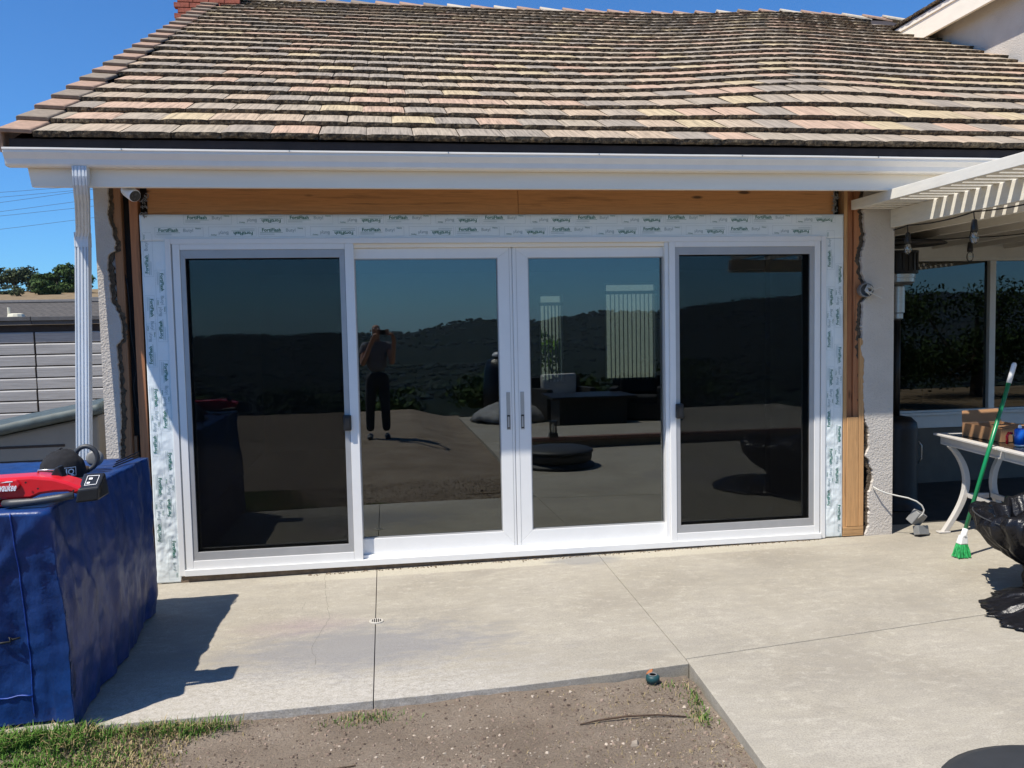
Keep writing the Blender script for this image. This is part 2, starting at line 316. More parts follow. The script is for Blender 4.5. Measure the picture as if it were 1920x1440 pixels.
# ------------------------------------------------------------------ geometry helpers
class MB:
    def __init__(s): s.b = bmesh.new(); s.mi = 0
    def face(s, vs):
        f = s.b.faces.new(vs); f.material_index = s.mi; return f
    def poly(s, pts): return s.face([s.b.verts.new(p) for p in pts])
    def box(s, x0, x1, y0, y1, z0, z1):
        v = [s.b.verts.new((x, y, z)) for x in (x0, x1) for y in (y0, y1) for z in (z0, z1)]
        for q in ((0, 1, 3, 2), (4, 6, 7, 5), (0, 4, 5, 1), (2, 3, 7, 6), (0, 2, 6, 4), (1, 5, 7, 3)): s.face([v[i] for i in q])
        return s
    def hexa(s, a, c):                       # two quads of four points each, joined
        p = [s.b.verts.new(q) for q in a]; r = [s.b.verts.new(q) for q in c]; n = len(p)
        s.face(p[::-1]); s.face(r)
        for i in range(n): s.face([p[i], p[(i + 1) % n], r[(i + 1) % n], r[i]])
        return s
    def prism(s, pts, axis, a, c):           # outline in the two other axes, pushed along axis
        def P(u, v, w): return {'x': (w, u, v), 'y': (u, w, v), 'z': (u, v, w)}[axis]
        return s.hexa([P(u, v, a) for u, v in pts], [P(u, v, c) for u, v in pts])
    def ring(s, x0, x1, z0, z1, wl, wr, wb, wt, y0, y1):   # rectangular frame in the wall plane, mitred
        o = [(x0, z0), (x1, z0), (x1, z1), (x0, z1)]; i = [(x0 + wl, z0 + wb), (x1 - wr, z0 + wb), (x1 - wr, z1 - wt), (x0 + wl, z1 - wt)]
        for k in range(4):
            q = [o[k], o[(k + 1) % 4], i[(k + 1) % 4], i[k]]
            s.hexa([(a, y0, c) for a, c in q], [(a, y1, c) for a, c in q])
        return s
    def tube(s, pts, r, n=8, cap=True):
        pts = [Vector(p) for p in pts]; rs = r if isinstance(r, (list, tuple)) else [r] * len(pts); rings = []
        up = None
        for k, p in enumerate(pts):
            d = (pts[min(k + 1, len(pts) - 1)] - pts[max(k - 1, 0)]).normalized()
            if up is None: up = Vector((0, 0, 1)) if abs(d.z) < 0.9 else Vector((1, 0, 0))
            a = d.cross(up).normalized(); u2 = a.cross(d).normalized(); up = u2
            rings.append([s.b.verts.new(p + (a * math.cos(2 * math.pi * i / n) + u2 * math.sin(2 * math.pi * i / n)) * rs[k]) for i in range(n)])
        for A, B in zip(rings, rings[1:]):
            for i in range(n): s.face([A[i], A[(i + 1) % n], B[(i + 1) % n], B[i]])
        if cap: s.face(rings[0][::-1]); s.face(rings[-1])
        return s
    def lathe(s, prof, c=(0, 0, 0), n=24, axis=None):
        rings = []; q = Vector(axis).to_track_quat('Z', 'Y') if axis else None
        for r, z in prof:
            ring = []
            for i in range(n):
                p = Vector((r * math.cos(2 * math.pi * i / n), r * math.sin(2 * math.pi * i / n), z))
                if q: p = q @ p
                ring.append(s.b.verts.new(p + Vector(c)))
            rings.append(ring)
        for A, B in zip(rings, rings[1:]):
            for i in range(n): s.face([A[i], A[(i + 1) % n], B[(i + 1) % n], B[i]])
        s.face(rings[0][::-1]); s.face(rings[-1]); return s
    def grid(s, f, nu, nv, wrap=False):
        v = [[s.b.verts.new(f(i / nu, j / nv)) for j in range(nv + 1)] for i in range(nu + (0 if wrap else 1))]
        for i in range(nu):
            A, B = v[i], v[(i + 1) % len(v)]
            for j in range(nv): s.face([A[j], B[j], B[j + 1], A[j + 1]])
        return v
    def build(s, name, mat, parent=None, bevel=0.0, smooth=False, subsurf=0, world=True):
        me = bpy.data.meshes.new(name)
        bmesh.ops.recalc_face_normals(s.b, faces=s.b.faces[:])
        if parent is not None and world:
            off = origin(parent)
            for v in s.b.verts: v.co -= off
        s.b.to_mesh(me); s.b.free()
        for q in (mat if isinstance(mat, list) else [mat]): me.materials.append(q)
        if smooth:
            for p in me.polygons: p.use_smooth = True
        ob = bpy.data.objects.new(name, me); COL.objects.link(ob)
        if parent is not None: ob.parent = parent
        if bevel:
            md = ob.modifiers.new('bevel', 'BEVEL'); md.width = bevel; md.segments = 2; md.limit_method = 'ANGLE'; md.angle_limit = R(40)
        if subsurf: md = ob.modifiers.new('sub', 'SUBSURF'); md.levels = subsurf; md.render_levels = subsurf
        return ob
def origin(o):
    v = Vector((0, 0, 0))
    while o is not None: v += o.location; o = o.parent
    return v
def thing(name, label, cat, loc=(0, 0, 0), group=None, rz=0.0):
    o = bpy.data.objects.new(name, None); COL.objects.link(o); o.location = loc; o.rotation_euler = (0, 0, rz)
    o.empty_display_size = 0.1; tag(o, label, cat, group); return o
def tag(o, label, cat, group=None):
    o['label'] = label; o['category'] = cat
    if group: o['group'] = group
    return o
def struct(o): o['kind'] = 'structure'; return o
def stuff(o): o['kind'] = 'stuff'; return o
def box(name, mat, parent, *a, bevel=0.0): return MB().box(*a).build(name, mat, parent, bevel=bevel)
def fbm(x, y, z=0.0, o=4):
    return noise.fractal(Vector((x, y, z)), 1.0, 2.0, o)
def sstep(a, c, x):
    u = min(1, max(0, (x - a) / (c - a))); return u * u * (3 - 2 * u)
def gz(x): return -0.05 + 0.009 * max(-4, min(9, x))      # patio top, falling gently to the left
_text = {}
def text_mesh(s, size=1.0, bold=0.0, align='CENTER'):
    k = (s, bold, align)
    if k not in _text:
        cu = bpy.data.curves.new('lettering', 'FONT'); cu.body = s; cu.size = 1.0; cu.align_x = align; cu.align_y = 'CENTER'
        cu.resolution_u = 2; cu.offset = bold
        o = bpy.data.objects.new('lettering', cu); COL.objects.link(o)
        dg = bpy.context.evaluated_depsgraph_get(); dg.update()
        me = bpy.data.meshes.new_from_object(o.evaluated_get(dg))
        _text[k] = ([v.co.copy() for v in me.vertices], [tuple(p.vertices) for p in me.polygons])
        bpy.data.objects.remove(o); bpy.data.curves.remove(cu); bpy.data.meshes.remove(me)
    vs, fs = _text[k]
    return [v * size for v in vs], fs
def add_text(mb, s, size, xf, bold=0.0, align='CENTER'):
    vs, fs = text_mesh(s, size, bold, align); vv = [mb.b.verts.new(xf(v)) for v in vs]
    for f in fs:
        try: mb.face([vv[i] for i in f])
        except ValueError: pass

# ------------------------------------------------------------------ land: terrain, hills, dirt yard, patio
RIDGE = [(-900, -2), (300, -1), (690, -1), (760, 1), (800, 7), (850, 20), (900, 27), (935, 28), (1000, 19), (1060, 28), (1130, 38), (1240, 35), (1350, 46), (1450, 60), (1600, 70), (2600, 60)]
def ridge(x):
    u = 723 + x / 2500 * 1588
    for (a, p), (c, q) in zip(RIDGE, RIDGE[1:]):
        if a <= u <= c: return p + (q - p) * sstep(a, c, u)
    return -1 if u < 0 else 60
def height(x, y):
    if y > -11.6:
        h = -0.16
        if y > 16:
            h += 0.0735 * min(y - 16, 160) + (0.6 * fbm(x * 0.03, y * 0.03) if y > 60 else 0)
            if y > 176: h -= 0.03 * (y - 176)
        return h
    d = -11.6 - y
    h = -0.16 - 0.42 * min(d, 60) - 45 * sstep(50, 260, d)
    if d > 20: h += 2.2 * fbm(x * 0.02, y * 0.02) * sstep(20, 120, d)
    if d > 700: h += 9 * fbm(x * 0.003, y * 0.003) * sstep(700, 1400, d) 
    top = 1.7 + 2500 * (ridge(x) * 0.85 - 3) / 1588 + 6 * fbm(x * 0.004, 3.1)
    k = sstep(1500, 2480, d) if d < 2490 else 1 - sstep(2600, 4500, d) * 0.6
    return h * (1 - k) + top * k
ys = [-9000, -6500, -5000, -4000, -3300, -2900, -2650, -2500, -2350, -2200, -2000, -1800, -1600, -1400, -1200, -1000, -850, -700, -560, -440, -340, -260, -200, -150, -110, -80, -60, -45, -34, -26, -20, -16, -13.5, -11.6] + [-10, -5, 0, 8, 16, 24, 34, 45, 56, 68, 80, 92, 104, 116, 128, 140, 152, 164, 176, 190, 220, 280, 400]
xs = sorted(set([-7000, -5500, -4500, -3600, -3000, -2500, -2100, -1800, -1500, -1250, -1000] + list(range(-800, 1700, 60)) + [1800, 2000, 2300, 2700, 3300, 4200, 5500, 7000] + [-200, -150, -120, -100, -90, -80, -70, -60, -50, -40, -30, -20, -10, 0, 10, 20, 30, 45, 60, 90]))
mb = MB(); vs = [[mb.b.verts.new((x, y, height(x, y))) for y in ys] for x in xs]
for i in range(len(xs) - 1):
    for j in range(len(ys) - 1): mb.face([vs[i][j], vs[i + 1][j], vs[i + 1][j + 1], vs[i][j + 1]])
struct(mb.build('hills', M['hill'], smooth=True))

def dirt_z(x, y):
    base = -0.094 + 0.026 * sstep(0.6, 2.4, x) + 0.174 * sstep(-2.9, -6.6, y) * (1 - sstep(1.9, 2.75, x))
    edge = 0.018 * math.exp(-((y + 2.36) / 0.10) ** 2)          # crumbs pushed against the slab edge
    return base + edge + 0.012 * fbm(x * 2.1, y * 2.1) + 0.006 * fbm(x * 9, y * 9)
mb = MB()
yy = [-11.4, -10.8, -10, -9, -8, -7, -6, -5, -4.4] + [-4.0 + 0.022 * i for i in range(82)]
xx = [-4.5, -3.5, -2.5, -1.8, -1.2] + [-0.9 + 0.024 * i for i in range(163)]
vs = [[mb.b.verts.new((x, y, dirt_z(x, y))) for y in yy] for x in xx]
for i in range(len(xx) - 1):
    for j in range(len(yy) - 1): mb.face([vs[i][j], vs[i + 1][j], vs[i + 1][j + 1], vs[i][j + 1]])
struct(mb.build('dirt_yard', M['dirt'], smooth=True))

patio = struct(thing('patio', 'x', 'x', (0, 0, 0)))
for k in ('label', 'category'): del patio[k]
def slab(pts, lo=-0.24):
    mb = MB(); mb.hexa([(x, y, lo) for x, y in pts], [(x, y, gz(x)) for x, y in pts])
    # a worn, slightly rounded arris
    return mb.build('concrete_slab', M['concrete'], patio, bevel=0.003)
FE = [(-3.2, -2.235), (0.06, -2.262), (0.72, -2.276), (1.401, -2.268)]
slab([(-3.2, 0.28), (-3.2, -2.235), (0.06, -2.262), (0.72, -2.276), (1.4045, -2.268), (1.3985, 0.28)])
slab([(1.4025, 0.28), (1.4085, -2.267), (2.08, -2.25), (2.60, -2.212), (3.022, -2.168), (3.026, -2.115), (3.095, 0.28)])
slab([(3.0985, 0.28), (3.0295, -2.10), (4.10, -1.962), (5.10, -1.83), (5.80, -1.745), (5.655, 0.14), (5.640, 0.28)])
slab([(5.644, 0.28), (5.659, 0.14), (5.804, -1.745), (9.8, -1.25), (9.8, 0.28)])
slab([(3.024, -2.176), (3.030, -2.108), (4.10, -1.970), (5.10, -1.838), (5.80, -1.753), (5.81, -1.753), (9.8, -1.258), (9.8, -5.49), (3.0, -5.49), (2.955, -3.2)])
slab([(3.0, -5.50), (9.8, -5.50), (9.8, -10.6), (2.93, -10.6)])
ds = slab([(5.66, 0.29), (9.8, 0.29), (9.8, 2.02), (5.66, 2.02)]); ds.data.materials[0] = M['shade_toned_floor']  # covered part of the floor, its shade put into the colour
struct(box('patio_bed', M['bed'], None, -3.1, 9.7, -2.2, 0.27, -0.30, -0.105))
def crack(pts, w=0.0016, seed=0):
    mb = MB(); P_ = []
    for (x0, y0), (x1, y1) in zip(pts, pts[1:]):
        n_ = max(2, int(math.hypot(x1 - x0, y1 - y0) / 0.03))
        P_ += [(x0 + (x1 - x0) * k / n_, y0 + (y1 - y0) * k / n_) for k in range(n_)]
    P_.append(pts[-1]); prev = None
    for k, (x, y) in enumerate(P_):
        x += 0.012 * fbm(k * 0.35, seed); y += 0.010 * fbm(k * 0.35, seed + 9); h = w * (0.4 + 0.9 * abs(fbm(k * 0.5, seed + 5)))
        q = (mb.b.verts.new((x - h, y - h * 0.5, gz(x) + 0.0008)), mb.b.verts.new((x + h, y + h * 0.5, gz(x) + 0.0008)))
        if prev: mb.face([prev[0], prev[1], q[1], q[0]])
        prev = q
    mb.build('hairline_crack', M['bed'], patio)
crack([(1.02, 0.0), (1.06, -0.5), (1.12, -1.0), (1.05, -1.5), (1.10, -1.75)], 0.0014, 1)
crack([(1.06, -0.45), (0.95, -0.62), (0.93, -0.80)], 0.001, 2)
crack([(5.34, -0.02), (5.45, -0.12), (5.52, -0.30)], 0.0012, 3)
# floor drain in the joint
dr = MB(); dr.lathe([(0.044, -0.004), (0.044, 0.003), (0.040, 0.005), (0.034, 0.004)], (1.409, -1.143, gz(1.4) + 0.002), 24)
dr.build('floor_drain', M['drain'], patio, smooth=False)
sl = MB()
for k in range(-2, 3):
    l = math.sqrt(0.03 ** 2 - (k * 0.012) ** 2)
    sl.hexa([(1.409 + k * 0.012 - 0.003, -1.143 - l, gz(1.4) + 0.0075), (1.409 + k * 0.012 + 0.003, -1.143 - l, gz(1.4) + 0.0075), (1.409 + k * 0.012 + 0.003, -1.143 + l, gz(1.4) + 0.0075), (1.409 + k * 0.012 - 0.003, -1.143 + l, gz(1.4) + 0.0075)],
            [(1.409 + k * 0.012 - 0.003, -1.143 - l, gz(1.4) + 0.0085), (1.409 + k * 0.012 + 0.003, -1.143 - l, gz(1.4) + 0.0085), (1.409 + k * 0.012 + 0.003, -1.143 + l, gz(1.4) + 0.0085), (1.409 + k * 0.012 - 0.003, -1.143 + l, gz(1.4) + 0.0085)])
sl.build('drain_slots', M['dark'], patio)
# raised brick-edged step behind the camera side of the terrace
step = thing('garden_step', 'low raised step with a red brick edge across the terrace behind the camera', 'step', (6.3, -5.9, 0))
box('step_body', M['concrete'], step, 3.55, 9.7, -7.4, -5.62, -0.035, 0.10)
bm0 = None
for k in range(24):
    mbk = MB(); mbk.box(-0.118, 0.118, -0.07, 0.07, 0, 0.055)
    o = mbk.build('brick', M['brickedge'], step, bevel=0.004, world=False) if bm0 is None else bpy.data.objects.new('brick', bm0)
    if bm0 is None: bm0 = o.data
    else: COL.objects.link(o); o.parent = step; mbk.b.free()
    o.location = (3.67 + k * 0.25 - 6.3, -5.57 - (-5.9) + 0.0, 0.10)

# ------------------------------------------------------------------ the house
house = thing('house', 'single storey stucco house with tiled roof and a new four panel sliding glass door', 'house', (2.5, 0, 0))
def interp(tab, z):
    for (x0, z0), (x1, z1) in zip(tab, tab[1:]):
        if min(z0, z1) <= z <= max(z0, z1): return x0 + (x1 - x0) * (z - z0) / ((z1 - z0) or 1e-6)
    return tab[-1][0]
JL = [(-0.365, 2.86), (-0.359, 2.659), (-0.373, 2.586), (-0.350, 2.48), (-0.330, 2.377), (-0.331, 2.325), (-0.379, 2.311), (-0.387, 2.219), (-0.381, 2.10), (-0.377, 1.997), (-0.345, 1.92), (-0.317, 1.847), (-0.312, 1.717), (-0.330, 1.69), (-0.357, 1.673), (-0.349, 1.53), (-0.345, 1.399), (-0.348, 1.249), (-0.351, 1.128), (-0.363, 0.939), (-0.372, 0.864), (-0.36, 0.55), (-0.37, 0.2), (-0.36, -0.06)]
JR = [(5.300, 2.80), (5.280, 2.614), (5.291, 2.484), (5.302, 2.363), (5.287, 2.326), (5.265, 2.261), (5.267, 2.204), (5.273, 2.111), (5.300, 2.06), (5.325, 2.00), (5.315, 1.93), (5.279, 1.88), (5.284, 1.80), (5.272, 1.71), (5.281, 1.60), (5.271, 1.49), (5.297, 1.418), (5.289, 1.252), (5.293, 1.085), (5.307, 0.953), (5.343, 0.856), (5.347, 0.724), (5.315, 0.653), (5.362, 0.579), (5.385, 0.457), (5.349, 0.35), (5.344, 0.229), (5.351, 0.083), (5.313, -0.001)]
def jag(tab, n=110, amp=0.006, seed=0.0):
    z0, z1 = tab[0][1], tab[-1][1]; out = []
    for i in range(n + 1):
        z = z0 + (z1 - z0) * i / n
        out.append((interp(tab, z) + amp * fbm(z * 22 + seed, seed) + 0.55 * amp * fbm(z * 80, seed + 4), z))
    return out
jl = jag(JL, 220, 0.011, 1.0); jr = jag(JR, 220, 0.014, 5.0)
def strip_wall(edge, xo, y0, y1, name, mat, shift=0.0, extra=0.0, seed=0):
    # wall between a broken edge and a straight corner, as quads so the outline stays clean
    mb = MB(); A = []
    for x, z in edge:
        e = x + shift + extra * (0.5 + 0.5 * fbm(z * 26, seed + 7.7))
        A.append([mb.b.verts.new(p) for p in ((xo, y0, z), (e, y0, z), (e, y1, z), (xo, y1, z))])
    for P, Q in zip(A, A[1:]):
        for i in range(4): mb.face([P[i], P[(i + 1) % 4], Q[(i + 1) % 4], Q[i]])
    mb.face(A[0]); mb.face(A[-1][::-1])
    return mb.build(name, mat, house)
strip_wall(jl, -0.455, 0.0, 0.028, 'stucco_wall', M['stucco'])
strip_wall(jr, 5.548, 0.0, 0.028, 'stucco_wall', M['stucco'])
# the scratch coat and torn lath showing in the break
strip_wall(jl, -0.452, 0.0285, 0.05, 'broken_lath', M['lath'], 0.012, 0.032, 2)
strip_wall(jr, 5.546, 0.0285, 0.05, 'broken_lath', M['lath'], -0.012, -0.034, 9)
# torn bits of wire mesh and plaster at the header ends
mb = MB()
for k in range(46):
    s = random.random(); side = k % 2
    x = (-0.115 if side else 5.045) + random.uniform(-0.02, 0.02); z = random.uniform(2.585, 2.72) if side == 0 else random.uniform(2.56, 2.70)
    q = random.uniform(0.006, 0.018); a = random.uniform(0, 3)
    mb.tube([(x, 0.01, z), (x + q * math.cos(a), -0.004, z + q * math.sin(a)), (x + q * 1.5 * math.cos(a + 1), 0.004, z + q * 1.6 * math.sin(a + 0.7))], 0.0035, 5)
stuff(mb.build('torn_mesh', M['jbox'], house))
box('building_paper', M['paper'], house, -0.40, -0.10, 0.105, 0.115, -0.06, 2.86)
box('wall_stud', M['stud_brown'], house, -0.342, -0.288, 0.032, 0.10, -0.06, 2.84, bevel=0.004)
box('wall_stud', M['stud_red'], house, -0.231, -0.173, 0.020, 0.10, -0.05, 2.84, bevel=0.004)
box('wall_stud', M['stud_brown'], house, -0.285, -0.262, 0.060, 0.10, -0.05, 1.02, bevel=0.003)
box('wall_stud', M['stud_pale'], house, 5.123, 5.151, 0.008, 0.10, 0.034, 2.84, bevel=0.003)
box('wall_stud', M['stud_red'], house, 5.153, 5.217, 0.050, 0.10, 0.079, 2.84, bevel=0.003)
box('wall_stud', M['stud_red'], house, 5.219, 5.297, 0.030, 0.10, 0.079, 2.84, bevel=0.003)
box('stud_block', M['stud_pale'], house, 5.1525, 5.256, 0.004, 0.049, 0.079, 0.966, bevel=0.004)
box('stud_block', M['stud_pale'], house, 5.258, 5.299, 0.004, 0.029, 0.079, 1.60, bevel=0.003)
box('bottom_plate', M['plate'], house, 5.123, 5.300, 0.004, 0.10, 0.003, 0.077, bevel=0.003)
box('building_paper', M['paper'], house, 5.10, 5.40, 0.105, 0.115, 0.0, 2.80)
box('header_beam', M['header'], house, -0.108, 2.5195, 0.020, 0.10, 2.50, 2.85, bevel=0.003)
box('header_beam', M['header'], house, 2.5215, 5.040, 0.020, 0.10, 2.50, 2.85, bevel=0.003)
# loose black cable down the stud bay
cb = [(-0.255, 0.05, 2.72), (-0.268, 0.04, 2.5), (-0.255, 0.03, 2.25), (-0.215, 0.012, 2.10), (-0.205, 0.01, 1.95), (-0.205, 0.012, 1.75), (-0.178, 0.012, 1.50), (-0.205, 0.012, 1.38), (-0.198, 0.012, 1.25), (-0.170, 0.012, 1.10), (-0.165, 0.02, 0.8)]
MB().tube([(x - 0.06, y + 0.04, z) for x, y, z in cb], 0.006, 6).build('cable', M['cable'], house, smooth=True)
# flashing membrane round the opening, with its print
def membrane(x0, x1, z0, z1, nx, nz, wr=0.0):
    mb = MB()
    def f(u, w, x=None, z=None):
        x = x0 + (x1 - x0) * u; z = z0 + (z1 - z0) * w
        edge = min(u, 1 - u, w * 3, (1 - w) * 3); k = min(1, edge * 6)
        lowz = 1 + wr * max(0, 1 - (z - z0) / 0.9)
        return (x + 0.003 * fbm(z * 3, x0), 0.0135 - k * lowz * (0.0028 + 0.0025 * fbm(x * 11, z * 8) + 0.002 * fbm(x * 28, z * 21)), z)
    mb.grid(f, nx, nz); 
    for fc in mb.b.faces: fc.smooth = True
    o = mb.build('flashing_tape', M['tape'], house, smooth=True)
    md = o.modifiers.new('thick', 'SOLIDIFY'); md.thickness = 0.0025; md.offset = 0
    o_ = o; return o_, (lambda x, z: f((x - x0) / (x1 - x0), (z - z0) / (z1 - z0))[1] - 0.0030)
t_top, y_top = membrane(-0.163, 5.119, 2.395, 2.579, 300, 12)
t_left, y_left = membrane(-0.160, 0.012, -0.044, 2.3945, 24, 300, 1.8)
t_right, y_right = membrane(4.957, 5.119, 0.004, 2.3945, 24, 300, 1.0)
def print_mark(g, gr, cx, cz, ang, s, yf):
    c, sn = math.cos(ang), math.sin(ang)
    def xf(v, dx=0.0, dy=0.0): 
        x, y = v[0] + dx, v[1] + dy
        return (cx + x * c - y * sn, yf(cx + x * c - y * sn, cz + x * sn + y * c), cz + x * sn + y * c)
    add_text(g, 'FortiFlash', 0.050 * s, lambda v: xf(v, -0.012 * s, 0.016 * s), 0.02)
    add_text(gr, 'Butyl', 0.050 * s, lambda v: xf(v, 0.185 * s, 0.014 * s))
    add_text(g, 'Henry', 0.022 * s, lambda v: xf(v, 0.285 * s, 0.034 * s), 0.01)
    def bar(m, x0, x1, y0, y1):
        nx = max(1, int(abs(x1 - x0) / 0.02)); ny = max(1, int(abs(y1 - y0) / 0.02))
        for i in range(nx):
            for j in range(ny):
                a, b_, c_, d_ = x0 + (x1 - x0) * i / nx, x0 + (x1 - x0) * (i + 1) / nx, y0 + (y1 - y0) * j / ny, y0 + (y1 - y0) * (j + 1) / ny
                m.poly([xf((a * s, c_ * s)), xf((b_ * s, c_ * s)), xf((b_ * s, d_ * s)), xf((a * s, d_ * s))])
    bar(g, -0.128, 0.105, -0.010, -0.0075)
    for y in (-0.024, -0.032): bar(gr, -0.13, 0.02, y, y + 0.0022)
    for a in ((-0.145, 0.335, 0.046, 0.0475), (-0.145, 0.335, -0.0515, -0.050), (-0.145, -0.1435, -0.05, 0.046), (0.3335, 0.335, -0.05, 0.046)): bar(gr, *a)
def finish_print(g, gr, tape):
    for q, mt, nm in ((g, M['green_print'], 'printed_name'), (gr, M['grey_print'], 'printed_outline')): stuff(q.build(nm, mt, tape))
PI = math.pi
g, gr = MB(), MB()
for k in range(15):                       # two staggered rows, every other mark upside down
    x = -0.06 + 0.352 * k
    for row, z in ((0, 2.546), (1, 2.458)):
        xx_ = x + (0.055 + 0.10 if row else 0); up = (k + row) % 2 == 1
        if -0.02 < xx_ < 4.98: print_mark(g, gr, xx_ - (0.06 if up else -0.08), z, 0.0 if up else PI, 0.68, y_top)
finish_print(g, gr, t_top)
for x0, x1, tape, zlo, yf_ in ((-0.160, 0.0, t_left, 0.12, y_left), (4.967, 5.119, t_right, 0.16, y_right)):
    g, gr = MB(), MB(); wdt = x1 - x0
    for k in range(8):
        for col_, fx in ((0, 0.27), (1, 0.74)):
            z = 2.24 - 0.318 * k - (0.14 if col_ else 0.0); up = (k + col_) % 2
            if z > zlo: print_mark(g, gr, x0 + wdt * fx, z, -PI / 2 if up else PI / 2, 0.64, yf_)
    finish_print(g, gr, tape)
# mortar bed below the frame
mb = MB()
for i in range(90):
    x0, x1 = 0.004 + 4.955 * i / 90, 0.004 + 4.955 * (i + 1) / 90
    y0 = 0.012 + 0.006 * fbm(x0 * 9, 2.0); y1 = 0.012 + 0.006 * fbm(x1 * 9, 2.0)
    mb.hexa([(x0, y0, gz(x0) - 0.02), (x1, y1, gz(x1) - 0.02), (x1, 0.2, gz(x1) - 0.02), (x0, 0.2, gz(x0) - 0.02)], [(x0, y0, -0.0015), (x1, y1, -0.0015), (x1, 0.2, -0.0015), (x0, 0.2, -0.0015)])
bmesh.ops.remove_doubles(mb.b, verts=mb.b.verts[:], dist=1e-5)
mb.build('mortar_bed', M['mortar'], house)
mb = MB()
for k in range(420):                     # crumbs left at the wall foot
    x = random.uniform(0.9, 4.9); y = -0.005 - abs(random.gauss(0, 0.02)); r = random.uniform(0.002, 0.007)
    mb.lathe([(r * 0.8, -0.001), (r, r * 0.5), (r * 0.5, r)], (x, y, gz(x)), 5)
stuff(mb.build('mortar_crumbs', M['mortar'], house))

# sliding door unit -------------------------------------------------
fr = thing('door_frame', '', '', (0, 0, 0)); fr.parent = house; fr.location = (-2.5, 0, 0)
for k in ('label', 'category'): del fr[k]
def bar(name, mat, par, *a, bevel=0.0022): return MB().box(*a).build(name, mat, par, bevel=bevel)
V = M['vinyl']
bar('jamb', V, fr, 0.0, 0.038, 0.0, 0.15, 0.0, 2.41); bar('jamb', V, fr, 4.929, 4.967, 0.0, 0.15, 0.0, 2.41)
bar('head', V, fr, 0.0385, 4.9285, 0.0, 0.15, 2.372, 2.41); bar('threshold', V, fr, 0.0385, 4.9285, -0.012, 0.16, 0.0, 0.045)
bar('jamb_groove', M['vinyl_groove'], fr, 0.0385, 0.0485, 0.012, 0.14, 0.0455, 2.3715, bevel=0); bar('jamb_groove', M['vinyl_groove'], fr, 4.919, 4.9285, 0.012, 0.14, 0.0455, 2.3715, bevel=0)
bar('fixed_stile', V, fr, 0.049, 0.0975, 0.002, 0.10, 0.0455, 2.3715); bar('fixed_stile', V, fr, 4.8725, 4.9185, 0.002, 0.10, 0.0455, 2.3715)
bar('mullion', V, fr, 1.2395, 1.304, 0.002, 0.12, 0.0455, 2.3715); bar('mullion', V, fr, 3.682, 3.7285, 0.002, 0.12, 0.0455, 2.3715)
bar('mullion_lip', V, fr, 3.651, 3.6815, 0.022, 0.12, 0.0455, 2.3715)
for xa, xb in ((0.098, 1.239), (3.729, 4.872)):
    bar('fixed_rail', V, fr, xa, xb, 0.002, 0.10, 2.332, 2.3715); bar('fixed_rail', V, fr, xa, xb, 0.002, 0.10, 0.0455, 0.106)
bar('head_track', M['paint'], fr, 1.3045, 3.6505, 0.03, 0.12, 2.342, 2.3715); bar('sill_track', V, fr, 1.3045, 3.6505, 0.030, 0.15, 0.0455, 0.068)
# screens over the fixed panes
for xa, xb, lx in ((0.0985, 1.2385, 1.219), (3.7295, 4.8715, 3.749)):
    sc_ = thing('screen_panel', '', '', (0, 0, 0)); sc_.parent = house; sc_.location = (-2.5, 0, 0)
    for k in ('label', 'category'): del sc_[k]
    MB().ring(xa, xb, 0.1065, 2.3315, 0.033, 0.038, 0.060, 0.060, 0.008, 0.030).build('screen_frame', M['screenframe'], sc_, bevel=0.002)
    MB().box(xa + 0.032, xb - 0.037, 0.016, 0.0166, 0.165, 2.273).build('insect_screen', M['mesh'], sc_)
    lt = MB(); lt.box(lx - 0.028, lx + 0.030, -0.030, 0.007, 1.012, 1.126)
    lt.build('latch', M['black'], sc_, bevel=0.008)
    gp = bar('latch_grip', M['black'], sc_, lx - 0.016, lx + 0.018, -0.038, -0.0305, 1.03, 1.108, bevel=0.003)
    gl = MB().box(xa - 0.02, xb + 0.02, 0.075, 0.079, 0.09, 2.35).build('glass_pane', M['glass'], sc_)
# the two sliding leaves
def leaf(xa, xb, wl, wr, hx):
    p = thing('door_leaf', '', '', (0, 0, 0)); p.parent = house; p.location = (-2.5, 0, 0)
    for k in ('label', 'category'): del p[k]
    MB().ring(xa, xb, 0.069, 2.341, wl, wr, 0.114, 0.076, 0.060, 0.105).build('leaf_frame', V, p, bevel=0.0025)
    MB().ring(xa + wl - 0.001, xb - wr + 0.001, 0.183 - 0.001, 2.265 + 0.001, 0.008, 0.008, 0.008, 0.008, 0.066, 0.100).build('glazing_bead', M['screenframe'], p)
    MB().box(xa + wl + 0.0005, xb - wr - 0.0005, 0.086, 0.090, 0.1835, 2.2645).build('glass_pane', M['glass'], p)
    bar('pull_plate', M['pull'], p, hx - 0.0145, hx + 0.0145, 0.057, 0.0595, 0.965, 1.252, bevel=0.001)
    bar('pull_recess', M['black'], p, hx - 0.011, hx + 0.011, 0.0555, 0.0568, 0.974, 1.078, bevel=0)
    bar('pull_lever', M['pull'], p, hx - 0.008, hx + 0.006, 0.050, 0.0553, 0.984, 1.066, bevel=0.001)
    bar('stile_line', M['vinyl_groove'], p, hx + (0.026 if hx < 2.47 else -0.028), hx + (0.0285 if hx < 2.47 else -0.0255), 0.0585, 0.0598, 0.072, 2.338, bevel=0)
leaf(1.215, 2.4665, 0.09, 0.104, 2.4215); leaf(2.4735, 3.70, 0.118, 0.048, 2.529)
bar('meeting_strip', V, house, 2.4672, 2.4728, 0.070, 0.10, 0.07, 2.338, bevel=0)

